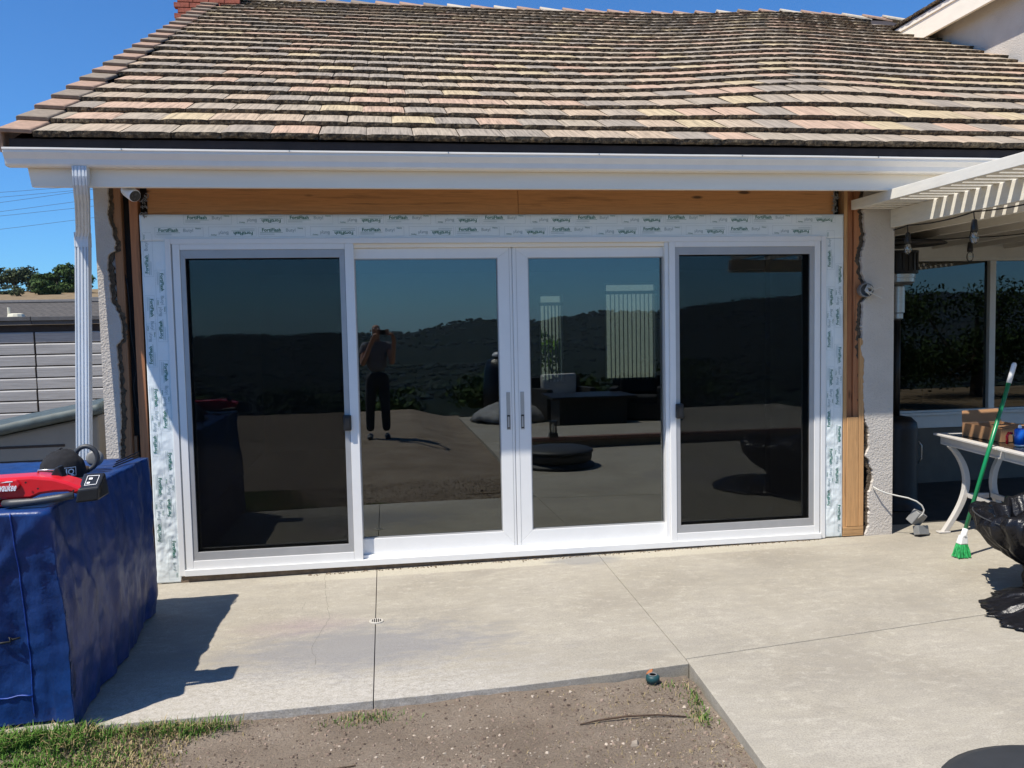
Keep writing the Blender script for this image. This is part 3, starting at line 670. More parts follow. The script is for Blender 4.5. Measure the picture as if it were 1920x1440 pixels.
# eaves, gutter, downspout -------------------------------------------
YE, ZE, SL = -0.61, 2.972, 0.49                       # first course front edge, roof slope
def bump_z(x, y):
    xc = 5.3 + 0.42 * (y - 0.6)
    d = x - xc
    g = math.exp(-(d / 1.25) ** 2) if d < 0 else 0.62 + 0.38 * math.exp(-(d / 0.9) ** 2)
    return 0.105 * g * sstep(-0.55, 0.9, y) + 0.005 * fbm(x * 0.5, y * 0.5)
def roof_z(x, y): return ZE + SL * (y - YE) + bump_z(x, y)
fb = MB(); fb.prism([(-0.70, 2.93), (-0.66, 2.683), (9.6, 2.683), (9.6, 2.93)], 'y', -0.50, -0.462)
fb.build('fascia_board', M['paint'], house, bevel=0.003)
box('eave_strip', M['dark'], house, -0.745, 9.6, -0.585, -0.535, 2.888, 2.963)
gu = thing('gutter', '', '', (0, 0, 0)); gu.parent = house; gu.location = (-2.5, 0, 0)
for k in ('label', 'category'): del gu[k]
prof = [(-0.503, 2.902), (-0.503, 2.797), (-0.572, 2.797), (-0.582, 2.808), (-0.588, 2.838), (-0.604, 2.862), (-0.612, 2.874), (-0.612, 2.889), (-0.620, 2.891), (-0.620, 2.902), (-0.606, 2.902), (-0.606, 2.893), (-0.603, 2.876), (-0.580, 2.842), (-0.574, 2.812), (-0.568, 2.804), (-0.512, 2.804), (-0.510, 2.902)]
mb = MB(); n = len(prof)
NX = 40; rings = []
for i in range(NX + 1):
    x = -0.777 + (9.6 + 0.777) * i / NX; rings.append([mb.b.verts.new((x, y, z + 0.004 * fbm(x * 0.6, 8.0))) for y, z in prof])
for A, B in zip(rings, rings[1:]):
    for i in range(n): mb.face([A[i], A[(i + 1) % n], B[(i + 1) % n], B[i]])
mb.poly([(-0.777, y, z) for y, z in prof[:11]]); mb.poly([(9.6, y, z) for y, z in prof[:11]])
mb.build('gutter_channel', M['gutter'], gu)
for k in range(9):
    x = -0.70 + 0.62 + k * 1.02
    MB().tube([(x, -0.600, 2.896), (x, -0.628, 2.896)], 0.0045, 6).build('gutter_screw', M['steel'], gu)
# downspout: outlet, crimped elbow back to the wall, fluted straight
dsp = thing('downspout', '', '', (0, 0, 0)); dsp.parent = house; dsp.location = (-2.5, 0, 0)
for k in ('label', 'category'): del dsp[k]
def spout_prof(hw, hd, flute=0.006, ribs=4):
    pts = [(-hw, hd), (-hw, -hd)]
    for k in range(ribs):
        a = -hw + 2 * hw * (k + 0.28) / ribs; c = -hw + 2 * hw * (k + 0.78) / ribs
        pts += [(a, -hd), (a + 0.004, -hd + flute), (c - 0.004, -hd + flute), (c, -hd)]
    pts += [(hw, -hd), (hw, hd)]
    return pts
def sweep(path, hw=0.043, hd=0.034, crimp=None, flute=0.006):
    mb = MB(); rings = []
    for k, (p, s) in enumerate(path):
        p = Vector(p); q = Vector(path[min(k + 1, len(path) - 1)][0]) - Vector(path[max(k - 1, 0)][0]); q.normalize()
        xa = Vector((1, 0, 0)); ya = xa.cross(q); ya.normalize(); ya = -ya if ya.y < 0 else ya
        rings.append([mb.b.verts.new(p + xa * a * s + ya * b_ * s) for a, b_ in spout_prof(hw, hd, flute)])
    n = len(rings[0])
    for A, B in zip(rings, rings[1:]):
        for i in range(n): mb.face([A[i], A[(i + 1) % n], B[(i + 1) % n], B[i]])
    mb.face(rings[0]); mb.face(rings[-1][::-1]); return mb
el = [(-0.348, -0.548, 2.80), (-0.348, -0.548, 2.74), (-0.352, -0.538, 2.70), (-0.366, -0.50, 2.66), (-0.39, -0.42, 2.615)]
sweep([(p, 1.0) for p in el]).build('outlet_elbow', M['spout'], dsp)
el2 = []
A0, A1 = Vector((-0.39, -0.42, 2.615)), Vector((-0.478, -0.165, 2.455))
for k in range(23):
    u = k / 22; p = A0.lerp(A1, u); el2.append((tuple(p), 1.0 if (k < 4 or k > 18) else (0.95 if k % 2 else 1.02)))
el2 += [((-0.491, -0.137, 2.425), 1.0), ((-0.496, -0.127, 2.39), 1.0), ((-0.497, -0.125, 2.35), 1.0)]
sweep(el2).build('crimped_elbow', M['spout'], dsp)
sweep([((-0.496, -0.125, 2.44), 1.05), ((-0.497, -0.125, 2.34), 1.05)], flute=0.001).build('spout_sleeve', M['spout'], dsp, bevel=0.002)
sweep([((-0.497, -0.125, 2.339), 1.0), ((-0.526, -0.175, 1.3), 1.0), ((-0.575, -0.195, 0.05), 1.0)], flute=0.009).build('fluted_pipe', M['spout'], dsp)

# roof ----------------------------------------------------------------
roof = thing('roof', '', '', (0, 0, 0)); roof.parent = house; roof.location = (-2.5, 0, 0)
for k in ('label', 'category'): del roof[k]
mb = MB()
def deck(u, w): x = -0.74 + 10.4 * u; y = YE + 0.06 + 7.46 * w; return (x, y, roof_z(x, y) - 0.035)
mb.grid(deck, 40, 30)
mb.build('roof_deck', M['dark'], roof, smooth=True)
mb = MB(); mb.grid(lambda u, w: (-0.74 + 10.4 * u, 6.86 + 6 * w, roof_z(-0.74 + 10.4 * u, 6.86) - 0.04 - SL * 6 * w), 20, 4); mb.build('rear_roof_slope', M['ridge_b'], roof)
TW, TE = 0.3035, 0.3052                               # tile width, course exposure in plan
def tile_geo(mb, seed, base=None, w=TW - 0.005):
    """one flat concrete tile, front edge at y=0, rough broken front; local frame lies along the slope"""
    rnd = random.Random(seed); L = 0.41; th = 0.040; n = 8
    put = (lambda p: p) if base is None else base
    xs_ = [-w / 2 + w * i / n for i in range(n + 1)]
    top0, mid, low, back = [], [], [], []
    for i, x in enumerate(xs_):
        e = 0.006 if i in (0, n) else 0.0
        top0.append(mb.b.verts.new(put((x, rnd.uniform(-0.002, 0.002) + e * 0.6, th - e + rnd.uniform(-0.001, 0.0005)))))
        mid.append(mb.b.verts.new(put((x, rnd.uniform(-0.007, 0.001) + e, th * 0.45 + rnd.uniform(-0.004, 0.004)))))
        low.append(mb.b.verts.new(put((x, rnd.uniform(-0.001, 0.006), rnd.uniform(-0.002, 0.002)))))
        back.append(mb.b.verts.new(put((x, L, th * 0.62 - e * 0.7))))
    m0 = mb.mi
    for i in range(n):
        mb.face([top0[i], top0[i + 1], back[i + 1], back[i]])
    mb.mi = m0 + 1 if base is None else len(TM)
    for i in range(n):
        mb.face([top0[i + 1], top0[i], mid[i], mid[i + 1]]); mb.face([mid[i + 1], mid[i], low[i], low[i + 1]])
    for k in (0, n):
        mb.face([top0[k], back[k], low[k]])
        mb.face([top0[k], mid[k], low[k]])
    mb.mi = m0
protos = []
for k in range(len(TM)):
    row = []
    for q in range(3):
        mb = MB(); tile_geo(mb, 100 * k + q); me = bpy.data.meshes.new('roof_tile')
        bmesh.ops.recalc_face_normals(mb.b, faces=mb.b.faces[:]); mb.b.to_mesh(me); mb.b.free()
        me.materials.append(TM[k]); me.materials.append(M['tile_edge']); row.append(me)
    protos.append(row)
far = MB(); far_n = 0; rows = 24
cand = []
for r in range(rows):
    y = YE + r * TE; off = (0.0 if r % 2 else TW * 0.5) + random.uniform(-0.03, 0.03)
    k = 0
    while True:
        x = -0.545 + off + (k - 0.5) * TW; k += 1
        if x > (8.93 if y > 0.9 else 9.4): break
        w_ = TW
        if x + TW / 2 < -0.54: continue
        if x - TW / 2 < -0.60: w_ = x + TW / 2 + 0.60; x = x + TW / 2 - w_ / 2      # cut tile against the rake
        cand.append((r, x, y, w_))
def px_size(c):
    d = Vector((c[1], c[2], roof_z(c[1], c[2]))) - CAM
    u = (d.x / d.y) * 1588 + 723
    return (0 if -60 < u < 2000 else 1, d.length)
cand.sort(key=px_size)
tint = [0, 0, 1, 2, 2, 3, 3, 4, 4, 5, 6]
for i, (r, x, y, w_) in enumerate(cand):
    kind = random.choice(tint); z = roof_z(x, y) + random.uniform(-0.001, 0.002)
    dx = (bump_z(x + 0.1, y) - bump_z(x - 0.1, y)) / 0.2; dy = SL + (bump_z(x, y + 0.1) - bump_z(x, y - 0.1)) / 0.2
    pitch = math.atan(dy) - math.atan2(0.020, 0.345)
    mt = Matrix.Translation((x + random.uniform(-0.002, 0.002), y, z)) @ Matrix.Rotation(-math.atan(dx), 4, 'Y') @ Matrix.Rotation(pitch, 4, 'X') @ Matrix.Rotation(random.uniform(-0.002, 0.002), 4, 'Z')
    if i < 300:
        o = bpy.data.objects.new('roof_tile', protos[kind][i % 3]); COL.objects.link(o); o.parent = roof; o.matrix_local = mt @ Matrix.Diagonal((w_ / TW, 1, 1, 1))
    else:
        far.mi = kind; tile_geo(far, i, lambda p, mt=mt, w_=w_: mt @ Vector((p[0] * w_ / TW, p[1], p[2])))
stuff(far.build('roof_tiles', TM + [M['tile_edge']], roof))
# rake trim tiles along the left gable edge
rk = None
for r in range(rows):
    y = YE - 0.012 + r * TE; z = roof_z(-0.7, y) + 0.004
    mb = MB()
    pts = [(-0.112, -0.10), (-0.112, 0.040), (-0.104, 0.048), (0.076, 0.048), (0.084, 0.040), (0.084, 0.022), (0.070, 0.022), (-0.090, 0.022), (-0.090, -0.10)]
    mb.prism(pts, 'y', 0.0, 0.40)
    o = mb.build('rake_tile', [M['ridge_a'] if r % 2 == 0 else M['ridge_b']], roof, bevel=0.004, world=False)
    o.matrix_local = Matrix.Translation((-0.685 + random.uniform(-0.004, 0.004), y, z)) @ Matrix.Rotation(math.atan(SL) - 0.085, 4, 'X') @ Matrix.Rotation(R(2), 4, 'Y')
# ridge cap
for k in range(30):
    x = -0.62 + 0.355 * k; z = roof_z(x, 6.78) + 0.02
    mb = MB(); mb.prism([(-0.17, -0.075), (-0.165, -0.045), (0, 0.045), (0.165, -0.045), (0.17, -0.075), (0, 0.015)], 'x', 0.0, 0.44)
    o = mb.build('ridge_tile', [random.choice([M['ridge_a'], M['ridge_b'], M['ridge_c'], M['ridge_a']])], roof, bevel=0.004, world=False)
    o.matrix_local = Matrix.Translation((x, 6.82, z)) @ Matrix.Rotation(R(6.5), 4, 'Y')
MB().box(-0.62, -0.30, 6.25, 6.6, roof_z(-0.5, 6.4) + 0.02, roof_z(-0.5, 6.6) + 0.09).build('roof_vent', M['vent'], roof, bevel=0.02)
ch = thing('chimney', '', '', (0, 0, 0)); ch.parent = house; ch.location = (-2.5, 0, 0)
for k in ('label', 'category'): del ch[k]
nb = 0; cme = None
for r in range(22):
    for k in range(4):
        for side in (0, 1):
            if cme is None:
                mbk = MB(); mbk.box(-0.098, 0.098, -0.05, 0.05, -0.03, 0.03); o = mbk.build('brick', M['brick'], ch, bevel=0.004, world=False); cme = o.data
            else: o = bpy.data.objects.new('brick', cme); COL.objects.link(o); o.parent = ch
            z = 5.2 + r * 0.072; s = 0.1 if r % 2 else 0.0
            if side == 0: o.location = (-1.09 + k * 0.205 + s * 0.5, 6.06, z)
            else: o.location = (-0.52, 6.20 + k * 0.205 + s * 0.5, z); o.rotation_euler.z = PI / 2
box('chimney_core', M['mortar'], ch, -1.16, -0.57, 6.10, 7.0, -0.1, 6.75)
# house body: gable side, rear wall, recessed patio wall and rooms
mb = MB(); mb.hexa([(-0.452, 0.051, -0.1), (-0.452, 6.85, -0.1), (-0.452, 6.85, roof_z(0, 6.85) - 0.12), (-0.452, 0.051, roof_z(0, 0.05) - 0.12)], [(-0.33, 0.051, -0.1), (-0.33, 6.85, -0.1), (-0.33, 6.85, roof_z(0, 6.85) - 0.12), (-0.33, 0.051, roof_z(0, 0.05) - 0.12)])
mb.build('gable_wall', M['stucco'], house)
box('stucco_wall', M['stucco'], house, 5.40, 5.548, 0.051, 1.90, -0.02, 2.80)
mb = MB()
WX0, WX1, WZ0, WZ1 = 6.70, 9.95, 0.70, 2.44
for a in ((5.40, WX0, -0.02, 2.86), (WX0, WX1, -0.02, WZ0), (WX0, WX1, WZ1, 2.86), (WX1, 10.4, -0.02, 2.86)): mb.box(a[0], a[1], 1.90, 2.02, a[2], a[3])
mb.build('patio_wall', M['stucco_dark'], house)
box('patio_ceiling', M['pergola'], house, 5.56, 9.9, 0.02, 1.895, 2.70, 2.72)
box('patio_ledger', M['winframe'], house, 5.55, 9.9, 1.84, 1.898, 2.50, 2.64)
box('soffit', M['pergola'], house, -0.66, 9.6, -0.46, 0.019, 2.865, 2.88)
win = thing('patio_window', '', '', (0, 0, 0)); win.parent = house; win.location = (-2.5, 0, 0)
for k in ('label', 'category'): del win[k]
F = M['winframe']
MB().ring(6.55, 10.05, 0.60, 2.50, 0.15, 0.10, 0.15, 0.12, 1.868, 1.90).build('window_trim', F, win, bevel=0.004)
MB().ring(6.70, 9.95, 0.75, 2.38, 0.05, 0.05, 0.035, 0.03, 1.885, 1.955).build('sash_frame', F, win, bevel=0.003)
box('sill', F, win, 6.50, 10.1, 1.835, 1.867, 0.735, 0.765, bevel=0.004)
box('mullion', F, win, 7.855, 7.925, 1.880, 1.95, 0.786, 2.349, bevel=0.003)
box('pane', M['glass_side'], win, 6.751, 7.854, 1.925, 1.929, 0.786, 2.349); box('pane', M['glass_side'], win, 7.926, 9.899, 1.925, 1.929, 0.786, 2.349)
# rooms
box('room_floor', M['intfloor'], house, -0.33, 10.3, 0.201, 6.72, -0.06, -0.01)
box('room_ceiling', M['interior'], house, -0.33, 10.3, 0.116, 6.72, 2.60, 2.64)
box('room_wall', M['interior'], house, -0.329, -0.30, 0.2, 6.6, 0, 2.6)
box('room_wall', M['interior'], house, 10.3, 10.4, 1.9, 6.72, -0.1, 2.9)
mb = MB()
OP = [(3.86, 4.24, 0.9, 2.26), (4.90, 5.75, 0.9, 2.42)]
xs2 = [-0.329, 3.86, 4.24, 4.90, 5.75, 10.3]
for a, c in zip(xs2, xs2[1:]):
    op = [o for o in OP if o[0] == a]
    if op: mb.box(a, c, 6.6, 6.72, -0.05, op[0][2]); mb.box(a, c, 6.6, 6.72, op[0][3], 2.6)
    else: mb.box(a, c, 6.6, 6.72, -0.05, 2.6)
mb.build('rear_wall', M['interior'], house)
for (a, c, z0, z1), nsl in zip(OP, (5, 11)):
    wn = thing('rear_window', '', '', (0, 0, 0)); wn.parent = house; wn.location = (-2.5, 0, 0)
    for k in ('label', 'category'): del wn[k]
    MB().ring(a, c, z0, z1, 0.03, 0.03, 0.03, 0.03, 6.61, 6.70).build('sash_frame', F, wn)
    for k in range(nsl):
        x = a + 0.05 + (c - a - 0.1) * (k + 0.5) / nsl
        mb = MB(); mb.box(-0.035, 0.035, -0.001, 0.001, z0, z1 - 0.18); o = mb.build('blind_slat', M['blind'], wn, world=False); o.location = (x, 6.56, 0); o.rotation_euler.z = R(62)
    box('blind_rail', M['blind'], wn, a, c, 6.53, 6.58, z1 - 0.18, z1 - 0.13)
# upper storey wing on the right
box('upper_wall', M['stucco'], house, 8.95, 9.1, 0.9, 8.5, 2.9, 5.88)
mb = MB(); mb.box(8.74, 8.78, 2.0, 6.25, 5.505, 5.75); mb.build('upper_fascia', M['paint'], house, bevel=0.004)
box('upper_fascia_trim', M['paint'], house, 8.725, 8.76, 1.95, 6.25, 5.752, 5.815, bevel=0.003)
box('upper_soffit', M['interior'], house, 8.781, 8.949, 2.0, 6.25, 5.65, 5.67)
mb = MB(); mb.hexa([(8.73, 1.9, 5.818), (8.73, 6.3, 5.818), (13, 6.3, 7.91), (13, 1.9, 7.91)], [(8.73, 1.9, 5.835), (8.73, 6.3, 5.835), (13, 6.3, 7.927), (13, 1.9, 7.927)]); mb.build('upper_roof', M['dark'], house)
for k in range(14):
    mb = MB(); tile_geo(mb, 900 + k); kind = random.choice(tint)
    o = mb.build('upper_roof_tile', [TM[kind], M['tile_edge']], house, world=False)
    o.matrix_local = Matrix.Translation((8.705 - 2.5, 1.95 + 0.305 * k, 5.837)) @ Matrix.Rotation(-PI / 2, 4, 'Z') @ Matrix.Rotation(math.atan(0.49) - 0.03, 4, 'X')

# ------------------------------------------------------------------ white patio cover on the right
pc = thing('patio_cover', 'white slatted wooden patio cover running out from the eave on the right', 'pergola', (6.5, -1.2, 0))
G = M['pergola']
box('rim_board', G, pc, 5.172, 5.212, -3.05, -0.004, 2.612, 2.686, bevel=0.003)
sl_me = None
for k in range(27):
    y = -0.062 - 0.112 * k
    if sl_me is None:
        mbk = MB(); mbk.box(-2.19, 2.19, -0.0325, 0.0325, -0.019, 0.019); o = mbk.build('slat', G, pc, bevel=0.002, world=False); sl_me = o.data
    else: o = bpy.data.objects.new('slat', sl_me); COL.objects.link(o); o.parent = pc
    o.location = (7.404 - 6.5, y + 1.2, 2.634)
for x in (5.51, 5.92, 6.33, 6.74, 7.15, 7.56, 7.97, 8.38, 8.79, 9.20):
    y1 = 1.838 if x > 5.56 else -0.003
    box('rafter', G, pc, x, x + 0.038, -3.0, y1, 2.472, 2.6145, bevel=0.003)
box('cross_beam', G, pc, 5.45, 9.6, -2.95, -2.86, 2.33, 2.471, bevel=0.004)
for x in (6.95, 9.4): box('post', G, pc, x, x + 0.09, -2.95, -2.86, gz(x), 2.329, bevel=0.004)
def string_light(label, pts, drops):
    t_ = thing('string_light', label, 'string light', pts[0], 'string lights under the patio cover')
    cu = []
    for a, c in zip(pts, pts[1:]):
        for k in range(8):
            u = k / 8; p = Vector(a).lerp(Vector(c), u); p.z -= 0.05 * 4 * u * (1 - u) * (Vector(c) - Vector(a)).length / 2; cu.append(p)
    cu.append(Vector(pts[-1])); MB().tube(cu, 0.005, 6).build('cord', M['cable'], t_, smooth=True)
    for x, y, z in drops:
        MB().tube([(x + 0.015, y, z + 0.20), (x + 0.004, y, z + 0.17), (x - 0.006, y, z + 0.13), (x, y, z + 0.08)], 0.004, 6).build('drop_wire', M['cable'], t_, smooth=True)
        so = MB().lathe([(0.010, 0.085), (0.018, 0.078), (0.024, 0.02), (0.024, 0.0)], (x, y, z), 14).build('socket', M['black'], t_, smooth=True)
        MB().lathe([(0.016, 0.0), (0.026, -0.022), (0.029, -0.045), (0.022, -0.072), (0.008, -0.085)], (x, y, z), 16).build('bulb', M['bulb'], t_, smooth=True)
        MB().tube([(x, y, z - 0.002), (x + 0.006, y, z - 0.02), (x - 0.005, y, z - 0.035), (x + 0.004, y, z - 0.05)], 0.0022, 5).build('filament', M['vent'], t_)
string_light('black string light cord along the first rafter with two clear bulbs hanging', [(5.552, 0.25, 2.462), (5.532, -0.2, 2.468), (5.532, -0.95, 2.468), (5.532, -1.75, 2.468), (5.532, -2.8, 2.468)], [(5.532, -0.2, 2.328), (5.532, -0.95, 2.332)])
string_light('black string light cord behind the rafters with one low clear bulb', [(5.56, 0.30, 2.436), (6.43, 0.30, 2.425), (7.6, 0.30, 2.56), (9.3, 0.3, 2.52)], [(6.436, 0.30, 2.305)])

# security camera under the eave
sc_ = thing('security_camera', 'small white bullet security camera with black face under the left eave', 'camera', (-0.10, -0.38, 2.66))
MB().lathe([(0.024, -0.030), (0.030, -0.012), (0.030, 0.008), (0.018, 0.024)], (-0.105, -0.40, 2.705), 18).build('ball_mount', M['black'], sc_, smooth=True)
MB().tube([(-0.105, -0.458, 2.715), (-0.105, -0.405, 2.712)], 0.022, 14).build('mount_arm', M['black'], sc_)
ax = Vector((0.62, -0.62, -0.46)).normalized(); c0 = Vector((-0.135, -0.365, 2.690))
MB().lathe([(0.022, -0.014), (0.037, 0.0), (0.041, 0.02), (0.041, 0.108), (0.0375, 0.116)], c0, 28, ax).build('camera_body', M['vinyl'], sc_, smooth=True)
MB().lathe([(0.0365, 0.1162), (0.0355, 0.1172)], c0, 28, ax).build('face_plate', M['black'], sc_)
sd = ax.cross(Vector((0, 0, 1))).normalized(); up_ = sd.cross(ax)
for q, r in ((up_ * 0.012, 0.010), (up_ * -0.014, 0.007), (sd * 0.018, 0.004)):
    MB().lathe([(r, 0.1175), (r * 0.8, 0.1205)], c0 + q, 14, ax).build('lens', M['rubber'], sc_)

# old wall box with loose wires on the right pier, and the outlet box hanging by its cable
jb = thing('junction_box', 'round white electrical box with loose wires on the right stucco edge', 'electrical box', (5.29, -0.03, 1.98))
MB().lathe([(0.052, 0.02), (0.056, 0.0), (0.056, -0.05), (0.048, -0.05), (0.046, 0.01)], (5.285, -0.01, 1.98), 20, (0.15, 1, 0)).build('box_ring', M['jbox'], jb, smooth=False)
for k in range(9):
    a = random.uniform(0, 6.28); r = random.uniform(0.02, 0.045)
    pts = [(5.29, -0.02, 1.98)] + [(5.29 + r * math.cos(a + q * 1.3), -0.06 - 0.012 * q, 1.98 + r * math.sin(a + q * 1.3)) for q in range(4)]
    MB().tube(pts, 0.0035, 5).build('wire', M['wire'], jb, smooth=True)
MB().tube([(5.30, -0.06, 1.99), (5.34, -0.075, 1.985), (5.385, -0.08, 2.00), (5.415, -0.075, 1.985)], 0.0035, 5).build('wire', M['wire'], jb)
MB().tube([(5.31, -0.06, 1.96), (5.345, -0.085, 1.935), (5.39, -0.09, 1.915)], [0.003, 0.004, 0.006], 5).build('wire', M['wire'], jb)
ob_ = thing('outlet_box', 'grey outlet box lying by the pier foot on a white cable', 'electrical box', (5.70, -0.10, 0.0))
mb = MB(); mb.box(-0.055, 0.055, -0.035, 0.035, 0, 0.11); o = mb.build('box_body', M['jbox'], ob_, bevel=0.006, world=False); o.location = (-0.02, 0.03, 0.10); o.rotation_euler = (0.5, 0.35, 0.4)
mb = MB(); mb.box(-0.06, 0.06, -0.028, 0.028, 0, 0.075); o = mb.build('box_cover', M['jbox'], ob_, bevel=0.006, world=False); o.location = (0.03, -0.02, 0.012); o.rotation_euler = (-0.25, 0.1, 0.3)
MB().tube([(5.372, -0.01, 0.40), (5.40, -0.04, 0.378), (5.46, -0.07, 0.352), (5.53, -0.10, 0.335), (5.60, -0.13, 0.320), (5.66, -0.15, 0.295), (5.70, -0.16, 0.262), (5.718, -0.165, 0.225), (5.71, -0.16, 0.19), (5.69, -0.14, 0.16), (5.68, -0.10, 0.13)], 0.006, 8).build('cable', M['wire'], ob_, smooth=True)

# ------------------------------------------------------------------ patio heater, table and what is on it, broom, bags
ht = thing('patio_heater', 'tall dark patio heater with a silver collar standing behind the pier', 'patio heater', (6.17, 0.92, 0.0))
HX, HY = 6.17, 0.92
MB().lathe([(0.24, 0.004), (0.24, 0.02), (0.20, 0.05), (0.185, 0.10), (0.185, 0.74), (0.175, 0.80), (0.13, 0.845), (0.05, 0.86)], (HX, HY, 0.0), 32).build('tank_housing', M['heater'], ht, smooth=True)
MB().tube([(HX + 0.188, HY - 0.06, 0.62), (HX + 0.214, HY - 0.07, 0.58), (HX + 0.214, HY - 0.07, 0.46), (HX + 0.188, HY - 0.06, 0.42)], 0.006, 8).build('handle', M['steel'], ht, smooth=True)
MB().tube([(HX, HY, 0.85), (HX, HY, 1.74)], 0.032, 16).build('pole', M['heater'], ht, smooth=True)
MB().lathe([(0.030, 1.74), (0.052, 1.755), (0.052, 1.80), (0.064, 1.81), (0.064, 2.045), (0.05, 2.06)], (HX, HY, 0), 24).build('burner_neck', M['steel'], ht, smooth=False)
MB().lathe([(0.11, 2.06), (0.145, 2.085), (0.145, 2.12), (0.152, 2.122), (0.152, 2.155), (0.13, 2.16)], (HX, HY, 0), 32).build('collar', M['steel'], ht, smooth=False)
cg = MB().lathe([(0.175, 2.162), (0.175, 2.185), (0.168, 2.185), (0.168, 2.34), (0.178, 2.345), (0.178, 2.365)], (HX, HY, 0), 28).build('burner_screen', M['heater'], ht)
for k in range(20):
    a = 2 * PI * k / 20; MB().tube([(HX + 0.171 * math.cos(a), HY + 0.171 * math.sin(a), 2.186), (HX + 0.171 * math.cos(a), HY + 0.171 * math.sin(a), 2.342)], 0.004, 5).build('screen_bar', M['heater'], ht)
MB().lathe([(0.41, 2.42), (0.39, 2.435), (0.20, 2.47), (0.02, 2.48)], (HX, HY, 0), 32).build('reflector', M['heater'], ht, smooth=True)

# table: long side runs from the back left to the front right
tb = thing('patio_table', 'white metal patio table with dark top and curved legs under the patio cover', 'table', (6.62, -0.35, 0.01), rz=0.0)
TZ = 0.80
P0 = Vector((6.01, 0.08, 0)); U = Vector((-0.139, -0.99, 0)).normalized(); Wd = Vector((0.99, -0.139, 0)).normalized()
# near long edge goes towards the camera from P0
def tp(a, c, z): 
    p = P0 + U * a + Wd * c; return (p.x, p.y, z)
LT, WT = 1.75, 0.52
def tbar(name, mat, a0, a1, c0, c1, z0, z1, bev=0.004):
    mb = MB(); mb.hexa([tp(a0, c0, z0), tp(a1, c0, z0), tp(a1, c1, z0), tp(a0, c1, z0)], [tp(a0, c0, z1), tp(a1, c0, z1), tp(a1, c1, z1), tp(a0, c1, z1)])
    return mb.build(name, mat, tb, bevel=bev)
TWm = M['tablewhite']
tbar('edge_rim', TWm, -0.03, LT / 2 - 0.008, -0.03, 0.035, TZ - 0.018, TZ); tbar('edge_rim', TWm, LT / 2 + 0.008, LT + 0.03, -0.03, 0.035, TZ - 0.018, TZ)
tbar('edge_rim', TWm, -0.03, 0.03, 0.036, WT + 0.03, TZ - 0.018, TZ); tbar('edge_rim', TWm, LT - 0.03, LT + 0.03, 0.036, WT + 0.03, TZ - 0.018, TZ); tbar('edge_rim', TWm, 0.031, LT - 0.031, WT - 0.035, WT + 0.03, TZ - 0.018, TZ)
tbar('table_top', M['tabletop'], 0.031, LT - 0.031, 0.036, WT - 0.036, TZ - 0.014, TZ - 0.003)
tbar('apron', TWm, 0.02, LT / 2 - 0.03, 0.014, 0.03, TZ - 0.085, TZ - 0.019); tbar('apron', TWm, LT / 2 + 0.03, LT - 0.02, 0.014, 0.03, TZ - 0.085, TZ - 0.019)
tbar('apron_bead', TWm, 0.02, LT / 2 - 0.03, 0.006, 0.0135, TZ - 0.088, TZ - 0.074, 0.002); tbar('apron_bead', TWm, LT / 2 + 0.03, LT - 0.02, 0.006, 0.0135, TZ - 0.088, TZ - 0.074, 0.002)
tbar('apron', TWm, 0.0, 0.018, 0.014, WT - 0.01, TZ - 0.085, TZ - 0.019); tbar('apron_bracket', TWm, LT / 2 - 0.029, LT / 2 + 0.029, 0.012, 0.032, TZ - 0.09, TZ - 0.019)
def leg2(a, c, sx):
    # flat curved bar bowing along the table's width, as seen at the left end
    mb = MB(); rings = []
    for k in range(17):
        u = k / 16; z = (TZ - 0.09) * (1 - u) + 0.008 * u
        off = 0.155 * math.sin(PI * (u ** 0.85) * 0.98) - 0.055 * u
        p = P0 + U * a + Wd * (c + sx * off)
        q = 0.024; h = 0.02
        rings.append([mb.b.verts.new((p.x + s1 * q, p.y + s2 * h, z)) for s1, s2 in ((-1, -1), (1, -1), (1, 1), (-1, 1))])
    for A, B in zip(rings, rings[1:]):
        for i in range(4): mb.face([A[i], A[(i + 1) % 4], B[(i + 1) % 4], B[i]])
    mb.face(rings[0]); mb.face(rings[-1])
    mb.build('leg', TWm, tb, bevel=0.004)
    q = P0 + U * a + Wd * (c + sx * -0.05); box('foot', TWm, tb, q.x - 0.05, q.x + 0.05, q.y - 0.026, q.y + 0.026, 0.0055, 0.018, bevel=0.003)
leg2(0.15, 0.02, 1); leg2(LT - 0.15, 0.02, 1); leg2(0.15, WT - 0.02, -1); leg2(LT - 0.15, WT - 0.02, -1)
tbar('end_stretcher', TWm, 0.136, 0.164, 0.185, WT - 0.185, 0.285, 0.325); tbar('end_stretcher', TWm, LT - 0.164, LT - 0.136, 0.185, WT - 0.185, 0.285, 0.325)
tbar('stretcher', TWm, 0.165, LT - 0.165, 0.155, 0.18, 0.29, 0.33); tbar('stretcher', TWm, 0.165, LT - 0.165, WT - 0.18, WT - 0.155, 0.29, 0.33)
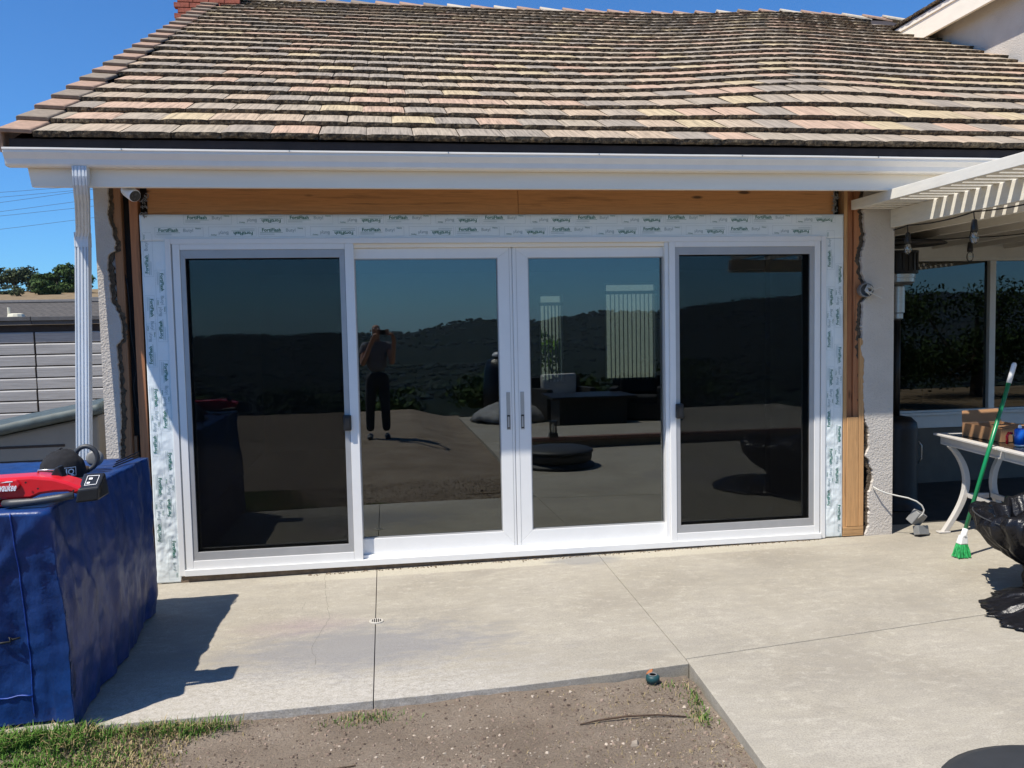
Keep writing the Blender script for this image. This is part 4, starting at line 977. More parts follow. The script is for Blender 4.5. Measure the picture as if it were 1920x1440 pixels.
# cardboard tray with open flaps
cbx = thing('cardboard_box', 'open brown cardboard box with raised flaps on the white patio table', 'box', (6.27, -0.30, TZ))
bx0, bx1, by0, by1, bz = 6.09, 6.44, -0.54, -0.10, TZ + 0.001
box('box_side', M['card'], cbx, bx0, bx1, by0, by0 + 0.005, bz, bz + 0.10); box('box_side', M['card'], cbx, bx0, bx1, by1 - 0.005, by1, bz, bz + 0.10)
box('box_side', M['card'], cbx, bx0, bx0 + 0.005, by0 + 0.0055, by1 - 0.0055, bz, bz + 0.10); box('box_side', M['card'], cbx, bx1 - 0.005, bx1, by0 + 0.0055, by1 - 0.0055, bz, bz + 0.10)
box('box_bottom', M['card'], cbx, bx0 + 0.0055, bx1 - 0.0055, by0 + 0.0055, by1 - 0.0055, bz, bz + 0.005)
MB().hexa([(bx0, by1, bz + 0.101), (bx1, by1, bz + 0.101), (bx1 + 0.02, by1 + 0.07, bz + 0.20), (bx0 + 0.05, by1 + 0.07, bz + 0.19)], [(bx0, by1 + 0.005, bz + 0.101), (bx1, by1 + 0.005, bz + 0.101), (bx1 + 0.02, by1 + 0.075, bz + 0.20), (bx0 + 0.05, by1 + 0.075, bz + 0.19)]).build('flap', M['card'], cbx)
MB().hexa([(bx0 + 0.02, by0, bz + 0.101), (bx1 - 0.05, by0, bz + 0.101), (bx1 - 0.06, by0 + 0.15, bz + 0.112), (bx0 + 0.03, by0 + 0.15, bz + 0.115)], [(bx0 + 0.02, by0, bz + 0.105), (bx1 - 0.05, by0, bz + 0.105), (bx1 - 0.06, by0 + 0.15, bz + 0.116), (bx0 + 0.03, by0 + 0.15, bz + 0.119)]).build('flap', M['card'], cbx)
cn = thing('spray_can', 'short blue can with a white nozzle near the table edge', 'can', (6.075, -0.745, TZ))
MB().lathe([(0.034, 0.001), (0.036, 0.006), (0.036, 0.012)], (6.075, -0.745, TZ), 24).build('can_base', M['white_print'], cn)
MB().lathe([(0.036, 0.0125), (0.036, 0.115), (0.030, 0.126), (0.016, 0.132)], (6.075, -0.745, TZ), 24).build('can_body', M['blue_can'], cn, smooth=True)
MB().lathe([(0.013, 0.1325), (0.013, 0.150), (0.008, 0.156)], (6.075, -0.745, TZ), 14).build('nozzle', M['white_print'], cn)
for q, (x, y, lb) in enumerate(((6.03, -0.70, 'red handled tool left of the blue can on the table'), (6.135, -0.82, 'red handled tool right of the blue can on the table'))):
    tl = thing('hand_tool', lb, 'tool', (x, y, TZ), 'red handled tools by the blue can')
    MB().tube([(x - 0.02, y, TZ + 0.012), (x - 0.022, y, TZ + 0.07), (x - 0.01, y, TZ + 0.092), (x + 0.02, y, TZ + 0.09)], 0.010, 10).build('handle', M['red'], tl, smooth=True)
    MB().tube([(x + 0.02, y, TZ + 0.0901), (x + 0.04, y + 0.01, TZ + 0.06), (x + 0.05, y + 0.02, TZ + 0.012)], 0.006, 8).build('shaft', M['steel'], tl, smooth=True)

# broom leaning on the table
br = thing('broom', 'green angled broom with white head leaning against the white table', 'broom', (5.60, -0.76, 0.0))
b0, b1 = Vector((5.635, -0.75, 0.175)), Vector((6.015, -0.70, 1.262))
dv = (b1 - b0).normalized(); 
MB().tube([b0, b1], 0.0145, 12).build('broom_handle', M['broom_green'], br, smooth=True)
MB().tube([b1 - dv * 0.001, b1 + dv * 0.14, b1 + dv * 0.155], [0.0175, 0.0175, 0.010], 12).build('hand_grip', M['vinyl'], br, smooth=True)
MB().tube([b0 + dv * 0.04, b0 - dv * 0.005, b0 - dv * 0.02], [0.019, 0.021, 0.026], 12).build('socket', M['vinyl'], br, smooth=True)
hd = b0 - dv * 0.02
MB().hexa([hd + Vector((-0.038, -0.024, -0.055)), hd + Vector((0.026, -0.024, -0.055)), hd + Vector((0.026, 0.035, -0.055)), hd + Vector((-0.038, 0.035, -0.055))], [hd + Vector((-0.024, -0.021, 0.012)), hd + Vector((0.022, -0.021, 0.012)), hd + Vector((0.022, 0.021, 0.012)), hd + Vector((-0.024, 0.021, 0.012))]).build('broom_head', M['vinyl'], br, bevel=0.008)
mb = MB(); rr = random.Random(3)
for k in range(420):
    u = rr.random(); s_ = rr.uniform(-0.022, 0.033)
    a = hd + Vector((-0.035 + 0.058 * u, s_, -0.054)); e = Vector((a.x + (u - 0.6) * 0.045 + rr.gauss(0, 0.005), a.y + (s_ - 0.03) * 0.3 + rr.gauss(0, 0.005), gz(5.6) + 0.004 + rr.uniform(0, 0.010)))
    mb.tube([a, (a + e) / 2 + Vector((rr.gauss(0, 0.003), rr.gauss(0, 0.003), 0)), e], 0.0022, 4, cap=False)
stuff(mb.build('bristles', M['bristle'], br))

def bag_surface(mb, c, prof, n=56, amp=0.03, seed=0.0, sq=0.0):
    """wrinkled closed bag: profile of (radius, height), folds that run up and down"""
    rings = []
    for j, (r, z) in enumerate(prof):
        ring = []
        for i in range(n):
            a = 2 * PI * i / n
            k = 1 + amp * (fbm(math.cos(a) * 2.6 + seed, math.sin(a) * 2.6, z * 2.2) + 0.6 * fbm(math.cos(a) * 8 + seed, math.sin(a) * 8, z * 4)) / max(r, 0.05) * 0.35
            ring.append(mb.b.verts.new((c[0] + r * k * math.cos(a), c[1] + r * k * math.sin(a), c[2] + z + amp * 0.35 * fbm(math.cos(a) * 3, math.sin(a) * 3, seed + z * 3))))
        rings.append(ring)
    for A, B in zip(rings, rings[1:]):
        for i in range(n): mb.face([A[i], A[(i + 1) % n], B[(i + 1) % n], B[i]])
    return rings
bn = thing('lined_bin', 'black bin liner folded over an open bin by the white table', 'bin', (5.55, -1.72, 0.0))
BC = (5.665, -1.70, gz(5.6))
def crumple(name, c, prof, n, amp, seed, droop=0.0, parent=bn):
    mb = MB(); rings = []
    for j_, (r, z) in enumerate(prof):
        ring = []
        for i_ in range(n):
            a = 2 * PI * i_ / n; ca, sa = math.cos(a), math.sin(a); p = Vector((ca * 1.6 + seed, sa * 1.6, z * 2.4))
            rid = 1 - abs(noise.noise(p * 2.2)) * 2; rid2 = 1 - abs(noise.noise(p * 5.1 + Vector((3, 1, 7)))) * 2; rid3 = 1 - abs(noise.noise(p * 11.0)) * 2
            k = amp * (0.55 * (rid - 0.5) + 0.32 * (rid2 - 0.5) + 0.14 * (rid3 - 0.5)) * min(1, r / 0.25)
            dz = droop * noise.noise(Vector((ca * 1.3, sa * 1.3, seed * 2.0))) * sstep(0.25, 0.5, z) + amp * 0.25 * (rid2 - 0.5)
            pl_ = 1 - abs(noise.noise(Vector((ca * 7.5 + seed, sa * 7.5, z * 0.9)))) * 2; pl2 = 1 - abs(noise.noise(Vector((ca * 17 + seed, sa * 17, z * 2.0)))) * 2
            k += (0.045 * (pl_ - 0.5) + 0.020 * (pl2 - 0.5)) * min(1, r / 0.3)
            ring.append(mb.b.verts.new((c[0] + (r + k) * ca, c[1] + (r + k) * sa, max(c[2] + 0.003, c[2] + z + dz))))
        rings.append(ring)
    for A, B in zip(rings, rings[1:]):
        for i_ in range(n): mb.face([A[i_], A[(i_ + 1) % n], B[(i_ + 1) % n], B[i_]])
    return mb.build(name, M['liner'], parent, smooth=True)
crumple('liner', BC, [(0.20, 0.004), (0.235, 0.02), (0.24, 0.06), (0.235, 0.10), (0.24, 0.14), (0.25, 0.17), (0.27, 0.20), (0.31, 0.23), (0.36, 0.26), (0.40, 0.285), (0.42, 0.31), (0.45, 0.335), (0.48, 0.37), (0.505, 0.40), (0.52, 0.44), (0.53, 0.47), (0.53, 0.50), (0.515, 0.53), (0.49, 0.545), (0.47, 0.53), (0.44, 0.44), (0.36, 0.34), (0.28, 0.26)], 320, 0.05, 2.0, 0.09)
crumple('bag_top', (BC[0] + 0.14, BC[1] + 0.02, BC[2] + 0.24), [(0.34, 0.0), (0.40, 0.06), (0.42, 0.12), (0.40, 0.18), (0.34, 0.24), (0.27, 0.28), (0.18, 0.32), (0.09, 0.34), (0.03, 0.345)], 140, 0.05, 9.0, 0.03)
MB().tube([(BC[0] + 0.545 * math.cos(a), BC[1] + 0.545 * math.sin(a), BC[2] + 0.50 + 0.012 * math.sin(3 * a)) for a in [PI * 0.72 + 0.1 * k for k in range(12)]], 0.004, 6).build('draw_tape', M['rubber'], bn, smooth=True)
gb = crumple('trash_bag', (5.40, -2.02, gz(5.3)), [(0.30, 0.002), (0.45, 0.005), (0.46, 0.015), (0.42, 0.035), (0.37, 0.06), (0.30, 0.085), (0.22, 0.10), (0.14, 0.11), (0.07, 0.115), (0.02, 0.115)], 200, 0.09, 4.0, 0.0, None)
for v in gb.data.vertices:
    if v.co.x < 5.2: v.co.z = gz(5) + 0.004 + (v.co.z - gz(5)) * max(0.3, (v.co.x - 4.85) / 0.35)
tag(gb, 'flat black trash bag lying on the concrete in front of the lined bin', 'trash bag')

# covered fire pit near the camera
fp = thing('fire_pit', 'round dark grey covered fire pit standing on the concrete', 'fire pit', (3.62, -4.06, 0.0))
FC = (3.64, -4.055, gz(3.6))
MB().lathe([(0.47, 0.003), (0.47, 0.03), (0.45, 0.045), (0.41, 0.06), (0.41, 0.07)], FC, 48).build('base_flange', M['firelid'], fp, smooth=True)
MB().lathe([(0.405, 0.0701), (0.425, 0.09), (0.435, 0.16), (0.43, 0.185)], FC, 48).build('bowl', M['firelid'], fp, smooth=True)
MB().lathe([(0.445, 0.186), (0.450, 0.195), (0.445, 0.212), (0.40, 0.232), (0.25, 0.252), (0.08, 0.258), (0.02, 0.258)], FC, 48).build('cover', M['firelid'], fp, smooth=True)
ln = thing('lantern', 'small black metal lantern standing on the brick edged step', 'lantern', (3.88, -5.56, 0.155))
LZ = 0.156
box('lantern_base', M['black'], ln, 3.82, 3.94, -5.62, -5.50, LZ, LZ + 0.06, bevel=0.004)
for x in (3.835, 3.915):
    for y in (-5.605, -5.525): box('upright', M['black'], ln, x, x + 0.012, y, y + 0.012, LZ + 0.0601, LZ + 0.22)
box('lantern_roof', M['black'], ln, 3.825, 3.935, -5.615, -5.505, LZ + 0.2201, LZ + 0.235, bevel=0.003)
MB().lathe([(0.02, 0.0601), (0.022, 0.10), (0.018, 0.16), (0.006, 0.2)], (3.88, -5.56, LZ), 14).build('candle', M['vent'], ln, smooth=True)

# ------------------------------------------------------------------ tarp covered box on the left with tools on it
tbx = thing('covered_box', 'tall box wrapped in a blue tarpaulin on the left side of the patio', 'tarp covered box', (-0.5, -1.5, -0.05))
HB = 0.965
def perim(n):
    # rounded rectangle, starting at the back right corner, going round by the front
    x0, x1, y0, y1, r = -1.05, 0.0, -2.33, -0.69, 0.03
    pts = []
    for (cx, cy, a0) in ((x1 - r, y0 + r, -PI / 2), (x1 - r, y1 - r, 0), (x0 + r, y1 - r, PI / 2), (x0 + r, y0 + r, PI)):
        for k in range(6): pts.append((cx + r * math.cos(a0 + PI / 2 * k / 5), cy + r * math.sin(a0 + PI / 2 * k / 5), math.cos(a0 + PI / 2 * k / 5), math.sin(a0 + PI / 2 * k / 5)))
    out = []
    L = [0]
    for a, c in zip(pts, pts[1:] + pts[:1]): L.append(L[-1] + math.hypot(c[0] - a[0], c[1] - a[1]))
    T = L[-1]
    for i in range(n):
        s = T * i / n; k = max(j for j in range(len(pts)) if L[j] <= s + 1e-9); a, c = pts[k], pts[(k + 1) % len(pts)]
        u = (s - L[k]) / max(1e-9, L[k + 1] - L[k]); q = tuple(a[m_] + (c[m_] - a[m_]) * u for m_ in range(4)); out.append(q + (s,))
    return out
PN = 260; PP = perim(PN); NV = 60
mb = MB(); rings = []
def fold(x, y, z, s):
    d = 1 - z / HB                                            # 0 at the top edge
    f = 0.030 * (0.25 + d) * fbm(s * 2.6, z * 0.7, 1.0) + 0.014 * fbm(s * 7, z * 2.2, 5.0) + 0.006 * fbm(s * 16, z * 13, 2.0)
    f += 0.010 * math.sin(s * 9 + 2.5 * z + 2 * fbm(s, z)) * d * d
    f += 0.020 * (0.35 - abs(noise.noise(Vector((s * 1.9 + z, z * 1.5 - s * 0.8, 4.0))))) * 0.8 + 0.008 * (0.3 - abs(noise.noise(Vector((s * 5.5, z * 4.0 + s, 9.0)))))
    # diagonal creases hanging from the corners
    f += 0.018 * max(0.0, 1 - abs((math.hypot(x - 0.0, y + 2.33) * 0.9 - d * 0.75)) / 0.05) * (1 - d) * 0.9
    return f
for j in range(NV + 1):
    z = -0.035 + (HB + 0.035) * j / NV; ring = []
    d = 1 - max(0, z) / HB
    for x, y, nx, ny, s in PP:
        f = fold(x, y, max(z, 0), s)
        xx_ = x + nx * f - nx * 0.012 * d; yy_ = y + ny * f
        if ny < -0.3: yy_ += 0.11 * d + 0.02 * math.sin(d * PI)          # front leans out towards the top
        if nx > 0.5: xx_ += 0.035 * math.sin(PI * d) - 0.0 + 0.03 * d * sstep(-1.2, -2.2, y) + 0.05 * d * d * (1 - sstep(-1.2, -0.75, y))
        ring.append(mb.b.verts.new((xx_, yy_, z)))
    rings.append(ring)
for A, B in zip(rings, rings[1:]):
    for i in range(PN): mb.face([A[i], A[(i + 1) % PN], B[(i + 1) % PN], B[i]])
last = rings[-1]
for k in range(1, 12):
    s_ = 1 - k / 12; ring = []
    for (x, y, nx, ny, s), v in zip(PP, rings[-1]):
        cx, cy = -0.52, -1.5
        px, py = cx + (v.co.x - cx) * s_, cy + (v.co.y - cy) * s_
        e = 1 - s_
        ring.append(mb.b.verts.new((px, py, HB + 0.006 * (1 - e) - 0.010 * math.sin(PI * min(1, e * 3)) + 0.008 * fbm(px * 4, py * 4, 3.0) + 0.004 * fbm(px * 13, py * 13, 3.0))))
    for i in range(PN): mb.face([last[i], last[(i + 1) % PN], ring[(i + 1) % PN], ring[i]])
    last = ring
mb.face(last)
tarp = mb.build('tarpaulin', M['tarp'], tbx, smooth=True)
def front_pt(x, z, off=0.004):
    best = min(range(PN), key=lambda i: abs(PP[i][0] - x) + (0 if PP[i][3] < -0.9 else 9)); j = round((z + 0.035) / (HB + 0.035) * NV); j = max(0, min(NV, j))
    return best, j
seam_i = front_pt(-0.13, 0.5)[0]
ob_t = tarp.data; off_t = origin(tarp)
sp = [ob_t.vertices[j * PN + seam_i].co + off_t + Vector((0, -0.003, 0)) for j in range(2, NV + 1)]
MB().tube(sp, 0.0035, 5).build('seam', M['seam'], tbx, smooth=True)
hz = [ob_t.vertices[8 * PN + i].co + off_t + Vector((0, -0.004, 0.004 * math.sin(i))) for i in sorted(range(PN), key=lambda i: PP[i][0]) if PP[i][3] < -0.95 and -0.9 < PP[i][0] < -0.13]
MB().tube(hz, 0.004, 5).build('hem_cord', M['seam'], tbx, smooth=True)
kz = ob_t.vertices[24 * PN + front_pt(-0.20, 0.3)[0]].co + off_t
MB().tube([kz + Vector((0.03, -0.006, 0.01)), kz + Vector((0.0, -0.014, 0.006)), kz + Vector((-0.012, -0.016, 0.018)), kz + Vector((-0.004, -0.02, 0.0)), kz + Vector((-0.05, -0.01, -0.008)), kz + Vector((-0.2, -0.012, -0.02))], 0.005, 6).build('tie', M['cable'], tbx, smooth=True)

# red band saw: lying along the front of the box, battery over the edge
sw = thing('power_saw', 'red cordless band saw with a black battery lying on the blue tarp', 'power tool', (-0.2, -2.1, HB))
z0 = HB + 0.005
def along(x, dy, dz): return (x, -2.15 + 0.10 * (x + 0.2) * -0.6 + dy, z0 + dz)
out = [(-0.72, 0.030), (-0.72, 0.126), (-0.268, 0.130), (-0.095, 0.134), (0.0, 0.122), (0.063, 0.100), (0.112, 0.076), (0.126, 0.056), (0.092, 0.044), (0.055, 0.056), (0.0, 0.056), (-0.06, 0.050), (-0.10, 0.032), (-0.268, 0.032), (-0.40, 0.030)]
mb = MB(); mb.prism([(x, z0 + z) for x, z in out], 'y', -2.20, -2.06)
mb.build('saw_body', M['red'], sw, bevel=0.012)
mb = MB(); mb.prism([(x, z0 + z) for x, z in ((-0.70, 0.050), (-0.70, 0.120), (-0.28, 0.124), (-0.15, 0.124), (-0.135, 0.100), (-0.145, 0.080), (-0.28, 0.055))], 'y', -2.214, -2.2005)
mb.build('motor_cover', M['red'], sw, bevel=0.006)
g = MB()
add_text(g, 'Milwaukee', 0.062, lambda v: (-0.203 + v[0] * 0.40 + v[1] * 0.25, -2.2155, z0 + 0.090 + v[1] * 0.80), 0.022)
g.poly([(-0.22, -2.2155, z0 + 0.112), (-0.165, -2.2155, z0 + 0.115), (-0.165, -2.2155, z0 + 0.119), (-0.19, -2.2155, z0 + 0.119)])
stuff(g.build('printed_name', M['white_print'], sw))
MB().tube([(-0.21, -2.215, z0 + 0.020), (-0.17, -2.222, z0 + 0.018), (-0.08, -2.220, z0 + 0.022), (0.03, -2.210, z0 + 0.033), (0.085, -2.20, z0 + 0.040)], [0.014, 0.020, 0.016, 0.017, 0.016], 14).build('rear_grip', M['rubber'], sw, smooth=True)
for k, (x, z) in enumerate(((0.09, 0.064), (-0.06, 0.080), (-0.11, 0.110), (-0.22, 0.042))):
    MB().tube([(x, -2.2145, z0 + z), (x, -2.2165, z0 + z)], 0.0045, 8).build('screw', M['black'], sw)
BA = [(0.093, -2.215, z0 + 0.004), (0.190, -2.20, z0 + 0.010), (0.190, -2.04, z0 + 0.012), (0.093, -2.04, z0 + 0.006)]; BB = [(0.108, -2.215, z0 + 0.066), (0.196, -2.20, z0 + 0.072), (0.176, -2.04, z0 + 0.116), (0.078, -2.04, z0 + 0.116)]
bt_ = MB(); bt_.hexa(BA, BB); bt_.build('battery', M['black'], sw, bevel=0.008)
g = MB()
def bx_(u, w, h=0.0015):
    return Vector(BB[0]).lerp(Vector(BB[1]), u).lerp(Vector(BB[3]).lerp(Vector(BB[2]), u), w) + Vector((0, 0, h))
for a in ((0.24, 0.20, 0.80, 0.225), (0.24, 0.775, 0.80, 0.80), (0.24, 0.2, 0.26, 0.8), (0.78, 0.2, 0.80, 0.8), (0.32, 0.3, 0.46, 0.40), (0.36, 0.55, 0.52, 0.66)): g.poly([bx_(a[0], a[1]), bx_(a[2], a[1]), bx_(a[2], a[3]), bx_(a[0], a[3])])
g.build('battery_label', M['white_print'], sw)
MB().tube([(-0.10, -2.10, z0 + 0.135), (-0.10, -2.10, z0 + 0.146), (-0.03, -2.10, z0 + 0.146), (-0.028, -2.10, z0 + 0.125)], 0.005, 8).build('tensioner_rod', M['steel'], sw, smooth=True)
mb = MB(); mb.prism([(-0.040, z0 + 0.118), (-0.015, z0 + 0.160), (0.000, z0 + 0.164), (0.018, z0 + 0.112)], 'y', -2.13, -2.07); mb.build('tension_lever', M['black'], sw, bevel=0.006)
mb = MB(); mb.prism([(-0.215, z0 + 0.0), (-0.72, z0 + 0.0), (-0.72, z0 + 0.034), (-0.268, z0 + 0.034), (-0.205, z0 + 0.012)], 'y', -2.195, -2.07); mb.build('blade_guard', M['red'], sw, bevel=0.006)
# cap
cp_ = thing('cap', 'black fabric cap with HQ in white on its front lying on the blue tarp', 'cap', (-0.21, -1.45, HB))
CX = -0.228
def capf(u, w):
    a = 2 * PI * u; r = math.sin(w * PI / 2); zz = math.cos(w * PI / 2)
    k = 1 + 0.05 * fbm(math.cos(a) * 2, math.sin(a) * 2, w * 3) + 0.02 * fbm(math.cos(a) * 7, math.sin(a) * 7, w * 8)
    return (CX + 0.112 * r * k * math.cos(a), -1.45 + 0.125 * r * k * math.sin(a), HB + 0.006 + 0.160 * (zz ** 0.75 if zz > 0 else 0) * (0.96 + 0.04 * k) + 0.008 * fbm(a, w * 4))
mb = MB(); vv = mb.grid(capf, 48, 20, wrap=True); bmesh.ops.remove_doubles(mb.b, verts=mb.b.verts[:], dist=1e-5)
mb.build('cap_crown', M['cloth_black'], cp_, smooth=True)
MB().lathe([(0.008, 0.0), (0.008, 0.004), (0.004, 0.008)], (CX, -1.45, HB + 0.168), 12).build('cap_button', M['cloth_black'], cp_, smooth=True)
mb = MB()
mb.grid(lambda u, w: (CX + (0.112 + 0.075 * w * math.sin(PI * (0.02 + 0.96 * u))) * math.cos(PI * (1.12 + 0.76 * u) + 0.35), -1.45 + (0.120 + 0.075 * w * math.sin(PI * (0.02 + 0.96 * u))) * math.sin(PI * (1.12 + 0.76 * u) + 0.35), HB + 0.014 - 0.006 * w + 0.01 * math.sin(PI * u)), 24, 4)
o = mb.build('cap_visor', M['cloth_black'], cp_, smooth=True); o.modifiers.new('thick', 'SOLIDIFY').thickness = 0.003
g = MB()
def capxy(v):
    a = -PI / 2 + 0.60 + v[0] / 0.118; r = 0.1235
    return (CX + r * 0.94 * math.cos(a), -1.45 + r * 1.02 * math.sin(a) - 0.002, HB + 0.056 + v[1])
add_text(g, 'HQ', 0.042, capxy, 0.02)
for a in ((-0.042, -0.022, 0.042, -0.019), (-0.042, 0.022, 0.042, 0.025), (0.039, -0.019, 0.042, 0.022), (-0.042, -0.019, -0.039, 0.022)):
    nseg = 8
    for k in range(nseg):
        xa, xb = a[0] + (a[2] - a[0]) * k / nseg, a[0] + (a[2] - a[0]) * (k + 1) / nseg
        g.poly([capxy((xa, a[1])), capxy((xb, a[1])), capxy((xb, a[3])), capxy((xa, a[3]))])
stuff(g.build('printed_letters', M['white_print'], cp_))
# tool with a grey hoop handle behind the cap
hp = thing('hoop_tool', 'tool with a grey tubular hoop handle lying beside the black cap', 'tool', (-0.06, -1.22, HB))
HXc = -0.175
pts = [(HXc - 0.08, -1.20, HB + 0.06)] + [(HXc + 0.060 * math.cos(a), -1.24, HB + 0.086 + 0.066 * math.sin(a)) for a in [PI * 0.80 - k * PI * 1.25 / 16 for k in range(17)]] + [(HXc - 0.03, -1.25, HB + 0.018)]
MB().tube(pts, 0.0135, 12).build('hoop_handle', M['rubber'], hp, smooth=True)
MB().lathe([(0.040, 0.0), (0.047, 0.012), (0.043, 0.030), (0.03, 0.034)], (HXc + 0.015, -1.14, HB + 0.070), 24, (0.2, -1, 0.1)).build('guard_disc', M['jbox'], hp, smooth=True)
MB().lathe([(0.024, 0.001), (0.028, 0.012), (0.024, 0.035), (0.01, 0.04)], (HXc - 0.01, -1.245, HB + 0.002), 18).build('motor_knob', M['twig'], hp, smooth=True)
for k in range(3):
    MB().tube([(-0.07, -1.12 + 0.03 * k, HB + 0.012 + 0.010 * k), (0.005 - 0.01 * k, -0.86 + 0.03 * k, HB + 0.030 + 0.012 * k)], 0.004, 6).build('rod', M['black'], hp)

# ------------------------------------------------------------------ deck box, fence and what lies beyond it
db = thing('deck_box', 'grey resin deck storage box with a dark tilted lid behind the downspout', 'deck box', (-1.3, 1.2, -0.16))
LZf = lambda x: 1.225 + 0.188 * (x + 0.18)
o1 = MB(); o1.hexa([(-1.0, -0.32, 0), (0.50, -0.32, 0), (0.50, 0.32, 0), (-1.0, 0.32, 0)], [(-1.0, -0.32, LZf(-1.0) - 0.085), (0.50, -0.32, LZf(0.5) - 0.085), (0.50, 0.32, LZf(0.5) - 0.085), (-1.0, 0.32, LZf(-1.0) - 0.085)])
o1.build('box_body', M['boxgrey'], db, bevel=0.02, world=False)
for zz, xa, xb in ((0.40, -0.98, 0.46), (0.66, -0.98, 0.46), (0.905, -0.98, 0.46), (1.025, -0.6, 0.24)):
    MB().box(xa, xb, -0.326, -0.3195, zz, zz + 0.020).build('panel_groove', M['dark'], db, world=False, bevel=0.006)
mb = MB()
def lidf(u, w):
    x = -1.08 + 1.62 * u; y = -0.42 + 0.82 * w
    return (x, y, LZf(x) + 0.035 * math.sin(PI * w) + 0.004 * fbm(x * 8, y * 8))
mb.grid(lidf, 40, 12); o = mb.build('lid', M['boxlid'], db, smooth=True, world=False)
md = o.modifiers.new('thick', 'SOLIDIFY'); md.thickness = 0.075; md.offset = -1
db.rotation_euler = (0, 0, R(3))
bb = MB(); bag_surface(bb, (-0.62, 1.75, 0.975), [(0.10, 0.0), (0.17, 0.08), (0.16, 0.22), (0.09, 0.34), (0.03, 0.38)], 32, 0.08, 3.0)
tag(bb.build('blue_bag', M['bluebag'], None, smooth=True), 'crumpled blue bag showing between the downspout and the stucco', 'bag')
bs_ = MB(); bs_.box(-0.95, -0.45, 1.55, 1.95, -0.16, 0.97); tag(bs_.build('storage_bin', M['boxgrey'], None, bevel=0.02), 'grey storage bin under the blue bag beside the house', 'bin')

fc = thing('fence', 'grey horizontal board fence with a dark cap behind the deck box', 'fence', (-3.0, 4.7, -0.16))
brd = {}
for x0, x1 in ((-7.2, -5.06), (-5.04, -2.685), (-2.665, -0.3)):
    for k in range(14):
        z = -0.13 + 0.1395 * k; w_ = x1 - x0
        key = round(w_, 3)
        if key not in brd:
            mbk = MB(); mbk.prism([(0.0, 0.0), (-0.016, 0.004), (-0.022, 0.112), (-0.010, 0.127), (0.0, 0.127)], 'x', -w_ / 2, w_ / 2)
            for v in mbk.b.verts: v.co = Vector((v.co.x, v.co.y, v.co.z))
            o = mbk.build('board', M['fence'], fc, world=False); brd[key] = o.data
        else: o = bpy.data.objects.new('board', brd[key]); COL.objects.link(o); o.parent = fc
        o.location = ((x0 + x1) / 2 + 3.0 + random.uniform(-0.004, 0.004), 0.0, z + 0.16)
box('backing_panel', M['dark'], fc, -7.2, -0.3, 4.705, 4.73, -0.15, 1.90)
for a, c in ((-7.25, -5.05), (-5.045, -2.678), (-2.672, -0.3)):
    dz = random.uniform(-0.006, 0.006)
    box('cap_rail', M['fencecap'], fc, a, c, 4.60, 4.80, 1.945 + dz, 1.995 + dz, bevel=0.004); box('cap_lip', M['fencecap'], fc, a, c, 4.63, 4.66, 1.90 + dz, 1.9445 + dz, bevel=0.002)
for x in (-5.05, -2.675): box('post', M['dark'], fc, x - 0.03, x + 0.03, 4.704, 4.79, -0.16, 1.90)

def far_house(name, label, x0, x1, yr, zr, ye, ze):
    h = thing(name, label, 'house', ((x0 + x1) / 2, yr, height(0, yr)), 'tiled roofs beyond the fence')
    mb = MB(); L = math.hypot(yr - ye, zr - ze)
    o = mb.box(x0, x1, 0, L, 0, 0.08).build('roof_slope', M['farroof'], h, world=False)
    o.matrix_local = Matrix.Translation((-(x0 + x1) / 2, ye - yr, ze - h.location.z)) @ Matrix.Rotation(math.atan2(zr - ze, yr - ye), 4, 'X')
    box('rear_slope', M['fencecap'], h, x0, x1, yr, yr + 0.3, zr - 1.0, zr)
    MB().tube([(x0, yr, zr + 0.10), (x1, yr, zr + 0.10)], 0.17, 8).build('ridge_cap', M['fencecap'], h)
    box('wall', M['stucco'], h, x0 + 0.6, x1 - 0.6, ye + 0.8, yr - 0.1, height(0, yr) - 1.5, ze + 0.2)
    return h
nh1 = far_house('neighbour_house', 'nearer low tiled roof with a white vent pipe beyond the grey fence', -40, -12, 60.0, 4.33, 51.0, 1.2)
MB().tube([(-24.05, 56.6, 3.0), (-24.05, 56.6, 3.95)], 0.09, 10).build('vent_pipe', M['vent'], nh1); MB().lathe([(0.15, 0), (0.15, 0.25), (0.55, 0.32), (0.5, 0.5), (0.3, 0.55)], (-23.6, 56.6, 2.98), 12).build('roof_vent', M['vent'], nh1)
nh2 = far_house('neighbour_house', 'farther tiled roof with a small white vent just above the nearer ridge', -27.6, -12, 80.0, 5.38, 71.0, 2.0)
MB().lathe([(0.15, 0), (0.15, 0.3), (0.6, 0.4), (0.5, 0.6), (0.3, 0.65)], (-25.8, 77.5, 4.5), 12).build('roof_vent', M['vent'], nh2); MB().tube([(-23.4, 77.5, 4.4), (-23.4, 77.5, 5.2)], 0.09, 8).build('vent_pipe', M['vent'], nh2)

